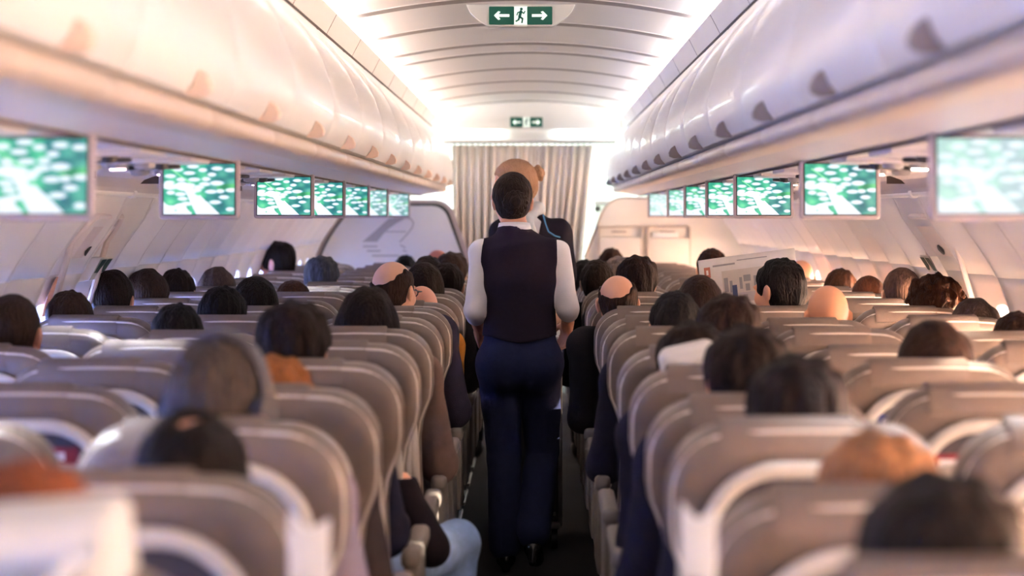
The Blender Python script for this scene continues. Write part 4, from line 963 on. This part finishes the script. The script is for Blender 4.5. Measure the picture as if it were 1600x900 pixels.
# newspaper
M_paper = mat('newsprint', (240, 237, 236), .75, .04, 40)
d = 8.36; tl, trr, blp = P(1091, 409, d), P(1200, 394, d), P(1099, 500, d)
npo = empty('newspaper', P(1146, 450, d), 'open newspaper held up by the man with glossy dark hair', 'newspaper')
ex = (trr - tl); ez = (tl - blp); ez = Vector((ez.x, 0, ez.z))
def npt(u, v, e=0.):   # u 0..1 across the left sheet, v 0 top .. 1 bottom
    p = tl + ex * u - ez * v; p.y = d + .03 * math.sin(PI * u) - .02 * u - e - .03 * v; return p - npo.location
g = G(); g.grid(lambda a, b: npt(a / 12 * 1.35, b / 8 * 1.35), 13, 9); c = g.build('front_page', M_paper, npo, angle=180); so = c.modifiers.new('s', 'SOLIDIFY'); so.thickness = .0015; so.offset = 0
g = G(); g.grid(lambda a, b: npt(a / 12 * 1.36, b / 8 * 1.36) + Vector((0, .012, .004)), 13, 9); c = g.build('back_page', M_paper, npo, angle=180); so = c.modifiers.new('s', 'SOLIDIFY'); so.thickness = .0015; so.offset = 0
def patch(g, u0, u1, v0, v1, mi=0, e=.0022):
    nu = max(2, int((u1 - u0) * 12) + 1)
    g.grid(lambda a, b: npt(u0 + (u1 - u0) * a / (nu), v0 + (v1 - v0) * b, e), nu + 1, 2, mi)
M_ink = [mat('ink_red', (190, 120, 104), .8), mat('ink_grey', (168, 167, 172), .8), mat('ink_blue', (82, 92, 130), .8), mat('ink_photo', (224, 217, 210), .8), mat('ink_floor', (206, 202, 206), .8)]
g = G(); patch(g, .07, .16, .12, .30); g.build('masthead', M_ink[0], npo, smooth=False)
g = G(); patch(g, .10, .13, .17, .25, 0, .004); g.build('masthead_mark', M_paper, npo, smooth=False)
g = G(); patch(g, .32, .95, .22, .62); patch(g, .32, .95, .62, .78, 1, .0022); g.build('photo', [M_ink[3], M_ink[4]], npo, smooth=False)
g = G()
for a, b, c_, d_, m_ in ((.34, .40, .34, .58, 0), (.42, .46, .40, .60, 0), (.45, .52, .48, .80, 1), (.56, .60, .36, .56, 0), (.62, .72, .33, .44, 0), (.64, .70, .48, .60, 0), (.76, .80, .36, .6, 0), (.84, .92, .34, .45, 0), (.85, .88, .5, .62, 1), (.6, .66, .66, .74, 0)): patch(g, a, b, c_, d_, m_, .0035)
g.build('photo_figures', [M_ink[1], M_ink[2]], npo, smooth=False)
g = G()
for k in range(9): patch(g, .20, .95, .86 + k * .045, .875 + k * .045)
patch(g, .55, .97, .06, .075); patch(g, .20, .52, .10, .13)
g.build('text_lines', M_ink[1], npo, smooth=False)
# folded papers beside the nearest armrests
def folded(px0, px1, py, d, label, sx_, tilt):
    a, b = P(px0, py, d), P(px1, py, d); w = b.x - a.x; z1 = a.z; z0 = .64; o = empty('folded_newspaper', ((a.x + b.x) / 2, d, z0), label, 'newspaper', rz=0); hh = z1 - z0
    for k in range(3):
        g = G(); g.pillow([(-w / 2, 0), (w / 2, 0), (w / 2 - .002 * k, hh - .02 * k), (0, hh - .012 - .02 * k), (-w / 2 + .004 * k, hh + .008 - .02 * k)], .012, .004, .002, .003); g.v = [(x, y + .013 * k, z) for x, y, z in g.v]; g.build('folded_sheet', M_paper, o)
    for k in range(4):
        g = G(); g.box(-w * .36, w * (.1 + .08 * (k % 3)), -.0105, -.0095, hh - .10 - k * .035, hh - .088 - k * .035)
        g.build('print_line', M_ink[1], o, smooth=False)
    o.rotation_euler = (tilt, 0, 0); return o
folded(455, 519, 806, 2.54, 'white folded newspaper standing at the left aisle armrest', 1, .06)
folded(1060, 1116, 790, 2.54, 'white folded newspaper standing at the right aisle armrest', 1, .06)
# magazines in the seat-back pockets
M_mag = [mat('magazine_red', (128, 34, 52), .5, .3, 40), mat('magazine_blue', (42, 56, 128), .5, .3, 40), mat('magazine_white', (226, 224, 228), .5, .05)]
MAGL = ['red', 'blue', 'white']
rnd = random.Random(4)
for ri, y in enumerate(ROWY):
    if ri > 7: break
    for L, x in SX.items():
        lim = (837 if x < 0 else 763) * (y + .05) / FPX
        if abs(x) - .2 + (CX if x < 0 else -CX) > lim: continue
        rec = math.radians(11 + RECL.get((L, ri), 0)); base = Matrix.Translation((x, y + HINGE_Y, HZ)) @ Matrix.Rotation(rec, 4, 'X')
        for k in range(2):
            c_ = (ri + k + (x > 0) + int(abs(x) * 2)) % 3; xo = -.075 + .12 * k + rnd.uniform(-.02, .02); hgt = .60 + rnd.uniform(-.012, .016)
            g = G(); g.box(xo - .06, xo + .06, -TH / 2 - .020, -TH / 2 - .0165, .455, hgt, .0015)
            g.box(xo - .045, xo + .03, -TH / 2 - .0206, -TH / 2 - .020, hgt - .03, hgt - .012, 0, 1)
            m = g.build('magazine', [M_mag[c_], M_mag[2 if c_ != 2 else 1]]); m.matrix_world = base
            tag(m, '%s magazine, %s of two in the %s seat pocket, row %s, %s of the aisle' % (MAGL[c_], ('left', 'right')[k], POS[L], ORD[ri], 'left' if x < 0 else 'right'), 'magazine', 'magazines in seat pockets')

# ================================================================== CABIN CREW
VEST, TROU, SHIRT, JACK = (36, 29, 43), (31, 36, 66), (226, 224, 230), (27, 24, 36)
def crew(spec):
    h = .006; lo, hi = (-.36, -.30, -.01), (.36, .46, 1.72); sh, el, wr, hip, kn, an = (spec[k] for k in ('sh', 'el', 'wr', 'hip', 'kn', 'an')); M = spec['M']; neck = spec['neck']
    def torso(F):
        F.ell((0, -.0, .90), (.165, .115, .12), .04)
        for s in (-1, 1): F.ell((s * .078, -.055, .86), (.088, .085, .098), .04)
        F.ell((0, .005, 1.05), (.135, .095, .12), .07); F.ell((0, .0, 1.22), (.152, .105, .15), .06)
        for s in (-1, 1): F.ell((s * .065, .075, 1.25), (.06, .05, .06), .03)
        F.cone(sh[0], sh[1], .046, .046, .06); F.cone((spec['nx'] * .4, -.01, 1.375), neck, .086, .05, .06)
    def arms(F, e=0, end=1.):
        for i in (0, 1):
            w = Vector(el[i]).lerp(Vector(wr[i]), end); F.cone(sh[i], el[i], .041 + e, .035 + e, .03); F.cone(el[i], tuple(w), .035 + e, (.037 + (.024 - .037) * end) + e, .015)
    def legs(F, e=0, fl=0, end=1.):
        for i in (0, 1):
            F.cone(hip[i], kn[i], .083 + e, .056 + e + fl * .4, .04); F.cone(kn[i], tuple(Vector(kn[i]).lerp(Vector(an[i]), end)), .054 + e + fl * .4, .036 + e + fl, .03)
    B = Field(lo, hi, h); zones = []
    torso(B); arms(B); legs(B); head_sdf(B, M, neck, True, zones)
    for i, s in enumerate((-1, 1)):
        hand_sdf(B, wr[i], spec['hd'][i], spec['hn'][i], -s, spec.get('curl', .6), .95)
        a = Vector(an[i]); f = Vector(spec['ft'][i]); B.cone(tuple(a), tuple(f), .034, .024, .02)
    body = B.mesh('crew_body', 4, 1, zones)
    return dict(body=body, torso=torso, arms=arms, legs=legs, lo=lo, hi=hi, h=h)
# --- first attendant: waistcoat, seen from behind
hm = headM((-.032, .035, 1.555), 4, -6)
sp = dict(sh=[(-.158, 0, 1.345), (.160, 0, 1.345)], el=[(-.190, -.03, 1.105), (.206, -.03, 1.11)], wr=[(-.172, .18, 1.0), (.205, .13, 1.05)], hip=[(-.085, 0, .88), (.085, 0, .88)],
          kn=[(-.066, .0, .48), (.094, .11, .50)], an=[(-.062, -.01, .085), (.058, -.09, .145)], ft=[(-.064, .13, .03), (.068, .06, .045)], M=hm, neck=(-.022, -.005, 1.44), nx=-.03,
          hd=[(.25, .7, -.6), (-.12, .30, -.95)], hn=[(-.6, .3, .7), (.7, .3, .5)])
cr = crew(sp); x1 = P(812, 0, 8.22).x
at = empty('person', (x1, 8.22, 0), 'flight attendant in dark waistcoat, low bun, seen from behind in the aisle', 'person')
SK1 = skinm((206, 148, 122)); put('body', cr['body'], at, [SK1, LIP, EYEW, IRIS])
h_ = put('hair', hair('bun'), at, hairm((42, 28, 25))); h_.matrix_local = hm
F = Field(cr['lo'], cr['hi'], cr['h']); cr['torso'](F); F.offset(.018)
F.keep(lambda X, Y, Z: np.maximum(np.abs(X) - (.156 + .006 * np.clip((1.40 - Z) / .1, 0, 1) + .03 * np.clip((1.28 - Z) / .1, 0, 1)), np.maximum(Z - 1.462 + .02 * np.abs(X) + 0 * Y, .985 - Z - .012 * np.cos(X * 18))))
F.keep(lambda X, Y, Z: -(np.sqrt((X + .012) ** 2 + (Y - .03) ** 2 + ((Z - 1.497) * 1.0) ** 2) - .070)); F.noise(.0016, 45, 31)
put('waistcoat', F.mesh('waistcoat', 1, 1), at, mat('waistcoat_cloth', VEST, .9, .10, 60, .35, 420, spec=.12))
F = Field(cr['lo'], cr['hi'], cr['h']); cr['torso'](F); cr['arms'](F, .002, .24); F.offset(.006)
F.keep(lambda X, Y, Z: np.maximum(Z - 1.45 + 0 * X + 0 * Y, 1.02 - Z)); F.noise(.0026, 55, 32)
for i, s in ((0, -1), (1, 1)):
    c0 = Vector(sp['el'][i]).lerp(Vector(sp['wr'][i]), .26); c1 = Vector(sp['el'][i]).lerp(Vector(sp['wr'][i]), .12); F.cone(tuple(c1), tuple(c0), .045, .042, .004)
put('shirt', F.mesh('shirt', 1, 1), at, mat('shirt_cotton', SHIRT, .8, .03, 30, .25, 200))
g = G(); nb = Vector((-.022, -.002, 1.452))
def colr(u, v):
    a = 2 * PI * u / 32; rr_ = (.060, .066, .074, .066)[v]; z = (.020, .025, -.008, -.010)[v]
    return (nb.x + rr_ * math.cos(a), nb.y + rr_ * .95 * math.sin(a), nb.z + z - .012 * (1 + math.sin(a)) * .5)
g.grid(colr, 33, 4, 0, True); put('collar', g.mesh('collar', MATS['shirt_cotton'], angle=180), at)
F = Field(cr['lo'], cr['hi'], cr['h'])
F.ell((0, -.0, .90), (.165, .115, .12), .04)
for s in (-1, 1): F.ell((s * .078, -.055, .86), (.088, .085, .098), .04)
F.ell((0, .005, 1.02), (.14, .1, .08), .05)
for i in (0, 1):
    F.cone(sp['hip'][i], sp['kn'][i], .086, .062, .03); F.cone(sp['kn'][i], tuple(Vector(sp['kn'][i]).lerp(Vector(sp['an'][i]), .92)), .062, .060, .012)
F.offset(.010).plane((0, 0, 1), 1.03); F.noise(.0022, 40, 33)
put('trousers', F.mesh('trousers', 1, 1), at, mat('navy_trousers', TROU, .9, .12, 60, .3, 380, spec=.15))
F = Field(cr['lo'], cr['hi'], cr['h'])
F.cone((-.058, -.025, .06), (-.064, .14, .038), .042, .034, .02); F.cone((-.058, -.045, .05), (-.058, -.045, .012), .024, .017, .01); F.cone((.058, -.105, .115), (.070, .07, .04), .040, .033, .02); F.cone((.057, -.125, .105), (.054, -.145, .062), .023, .016, .01)
F.keep(lambda X, Y, Z: .004 - Z + 0 * X + 0 * Y)
put('shoes', F.mesh('shoes', 1, 1), at, mat('black_patent', (22, 20, 22), .22, .02))
# --- second attendant: navy short-sleeved jacket, facing the camera, head turned aside
hm2 = headM((.070, .05, 1.56), -78, -14, 0)
sp2 = dict(sh=[(-.140, 0, 1.335), (.120, 0, 1.335)], el=[(-.172, .03, 1.08), (.140, .03, 1.10)], wr=[(-.175, .22, .99), (.14, .22, 1.0)], hip=[(-.085, 0, .88), (.085, 0, .88)],
           kn=[(-.08, .01, .48), (.08, .01, .48)], an=[(-.075, -.01, .085), (.075, -.01, .085)], ft=[(-.085, .13, .03), (.085, .13, .03)], M=hm2, neck=(.02, .005, 1.44), nx=.03,
           hd=[(.2, .9, -.3), (-.2, .9, -.3)], hn=[(-.3, .3, .9), (.3, .3, .9)])
cr2 = crew(sp2); S2 = 1.058; p2 = P(826, 0, 9.95)
a2 = empty('person', (p2.x, 9.95, 0), 'blond flight attendant in navy jacket with pale scarf, facing the camera by the curtain', 'person', rz=PI); a2.scale = (S2,) * 3
put('body', cr2['body'], a2, [skinm((226, 172, 146)), LIP, EYEW, IRIS]); h_ = put('hair', hair('sidebun'), a2, hairm((214, 180, 148), (156, 122, 96))); h_.matrix_local = hm2
F = Field(cr2['lo'], cr2['hi'], cr2['h']); cr2['torso'](F)
for i in (0, 1): F.cone(sp2['sh'][i], tuple(Vector(sp2['sh'][i]).lerp(Vector(sp2['el'][i]), .80)), .056, .052, .03)
F.offset(.016).keep(lambda X, Y, Z: np.maximum(Z - 1.44 + 0 * X + 0 * Y, .86 - Z))
F.keep(lambda X, Y, Z: -np.maximum(np.abs(X - .01) - np.clip((Z - 1.14) * .30, 0, .075), -(Y - .05)) + 0)
F.noise(.002, 45, 34); put('jacket', F.mesh('jacket', 1, 1), a2, mat('jacket_navy', JACK, .9, .1, 60, .3, 420, spec=.12))
F = Field(cr2['lo'], cr2['hi'], cr2['h']); cr2['torso'](F); F.offset(.008).keep(lambda X, Y, Z: np.maximum(Z - 1.455, 1.0 - Z) + 0 * X + 0 * Y); put('blouse', F.mesh('blouse', 1, 1), a2, MATS['shirt_cotton'])
F = Field(cr2['lo'], cr2['hi'], cr2['h'])
F.cone((-.055, .02, 1.455), (.01, .085, 1.40), .026, .022, .02); F.cone((.085, .02, 1.455), (.01, .085, 1.40), .026, .022, .02); F.cone((-.055, .02, 1.46), (.085, .02, 1.46), .026, .026, .02)
F.cone((.01, .09, 1.40), (-.03, .12, 1.29), .022, .034, .015); F.cone((.01, .09, 1.40), (.04, .12, 1.28), .022, .034, .015); F.noise(.003, 60, 35)
put('scarf', F.mesh('scarf', 1, 1), a2, mat('scarf_silk', (214, 212, 208), .5, .12, 50, rgb2=(176, 190, 204)))
g = G(); pts = [(-.070, .118, 1.425), (-.082, .128, 1.38), (-.095, .134, 1.345), (-.125, .128, 1.325), (-.150, .112, 1.318)]; g.tube(pts, .004, 6); put('blue_piping', g.mesh('blue_piping', mat('piping_blue', (74, 142, 190), .5)), a2)
F = Field(cr2['lo'], cr2['hi'], cr2['h']); F.ell((0, 0, .90), (.165, .12, .13), .04)
for s in (-1, 1): F.ell((s * .078, -.055, .86), (.088, .085, .098), .04)
for i in (0, 1): F.cone(sp2['hip'][i], sp2['kn'][i], .084, .06, .03); F.cone(sp2['kn'][i], tuple(Vector(sp2['kn'][i]).lerp(Vector(sp2['an'][i]), .9)), .06, .056, .012)
F.offset(.010); put('trousers', F.mesh('trousers', 1, 1), a2, MATS['navy_trousers'])
F = Field(cr2['lo'], cr2['hi'], cr2['h'])
for s in (-1, 1): F.cone((s * .075, -.03, .055), (s * .088, .14, .036), .042, .034, .02)
F.keep(lambda X, Y, Z: .003 - Z + 0 * X + 0 * Y); put('shoes', F.mesh('shoes', 1, 1), a2, MATS['black_patent'])
# --- service trolley between them
to = empty('service_trolley', (.02, 8.72, 0), 'narrow dark service trolley in the aisle before the attendant', 'trolley')
M_tb = mat('trolley_dark', (46, 44, 48), .45, .06); M_al = mat('trolley_metal', (176, 174, 172), .3, .03, metal=.9)
g = G(); g.box(-.135, .135, 0, .74, .13, .94, .012); g.build('trolley_body', M_tb, to)
for sx_ in (-1, 1):
    for yy in (0, .74):
        g = G(); g.box(sx_ * .14 - .009, sx_ * .14 + .009, yy - .009, yy + .009, .11, .97, .004); g.build('corner_post', M_al, to)
g = G(); g.box(-.15, .15, -.012, .752, .94, .965, .008); g.build('trolley_top', M_al, to)
g = G(); g.tube([(-.11, -.01, .86), (-.11, -.05, .86), (.11, -.05, .86), (.11, -.01, .86)], .010); g.build('handle', M_al, to)
g = G(); g.box(-.14, .14, -.02, .75, .10, .13, .01); g.box(-.10, .12, -.05, -.01, .165, .178, .004); g.build('bumper', M_al, to)
for sx_ in (-1, 1):
    for yy in (.06, .68):
        g = G(); g.cyl((sx_ * .115 - .013, yy, .05), (sx_ * .115 + .013, yy, .05), .048); g.cyl((sx_ * .115, yy, .05), (sx_ * .115, yy, .115), .010); g.build('castor', M_dark, to)

# ================================================================== LIGHT
w = bpy.data.worlds.new('world'); SC.world = w; w.use_nodes = True
w.node_tree.nodes['Background'].inputs[0].default_value = (1, .97, .94, 1); w.node_tree.nodes['Background'].inputs[1].default_value = .4
sun = bpy.data.lights.new('sun', 'SUN'); suno = bpy.data.objects.new('sun', sun); COL.objects.link(suno)
sun.energy = 11.; sun.angle = .02; sun.color = (1, .86, .70)
suno.rotation_euler = Vector((-.9, -.06, -.19)).to_track_quat('-Z', 'Y').to_euler()

def reading(src, dst, watt, col, cone=46):
    l = bpy.data.lights.new('reading_sun_spot', 'SPOT'); o = bpy.data.objects.new('reading_sun_spot', l); COL.objects.link(o); l.energy = watt; l.color = col
    l.spot_size = math.radians(cone); l.spot_blend = .7; l.shadow_soft_size = .025
    o.location = src; o.rotation_euler = (Vector(dst) - Vector(src)).to_track_quat('-Z', 'Y').to_euler()
COOL, SUN_PATCH = (.86, .92, 1), (1, .84, .66)  # warm spots added to stand in for sun patches; cool ones are reading lamps
for src, dst, watt, col, cone in (((-1.19, 3.61, 1.638), (-.86, 3.36, 1.10), 70, COOL, 50), ((-1.19, 3.61, 1.638), (-1.12, 3.30, 1.10), 50, COOL, 40), ((1.13, 3.61, 1.638), (.74, 3.38, 1.10), 50, COOL, 50),
    ((-1.19, 5.77, 1.638), (-1.12, 5.52, 1.12), 50, COOL, 46), ((-1.19, 6.49, 1.638), (-1.50, 6.2, 1.12), 45, COOL, 46), ((1.19, 5.05, 1.638), (1.14, 4.84, 1.10), 60, SUN_PATCH, 22), ((1.19, 6.49, 1.638), (1.40, 6.3, 1.12), 50, SUN_PATCH, 26),
    ((-1.19, 10.09, 1.638), (-1.0, 9.9, 1.12), 40, COOL, 50)):
    reading(src, dst, watt, col, cone)
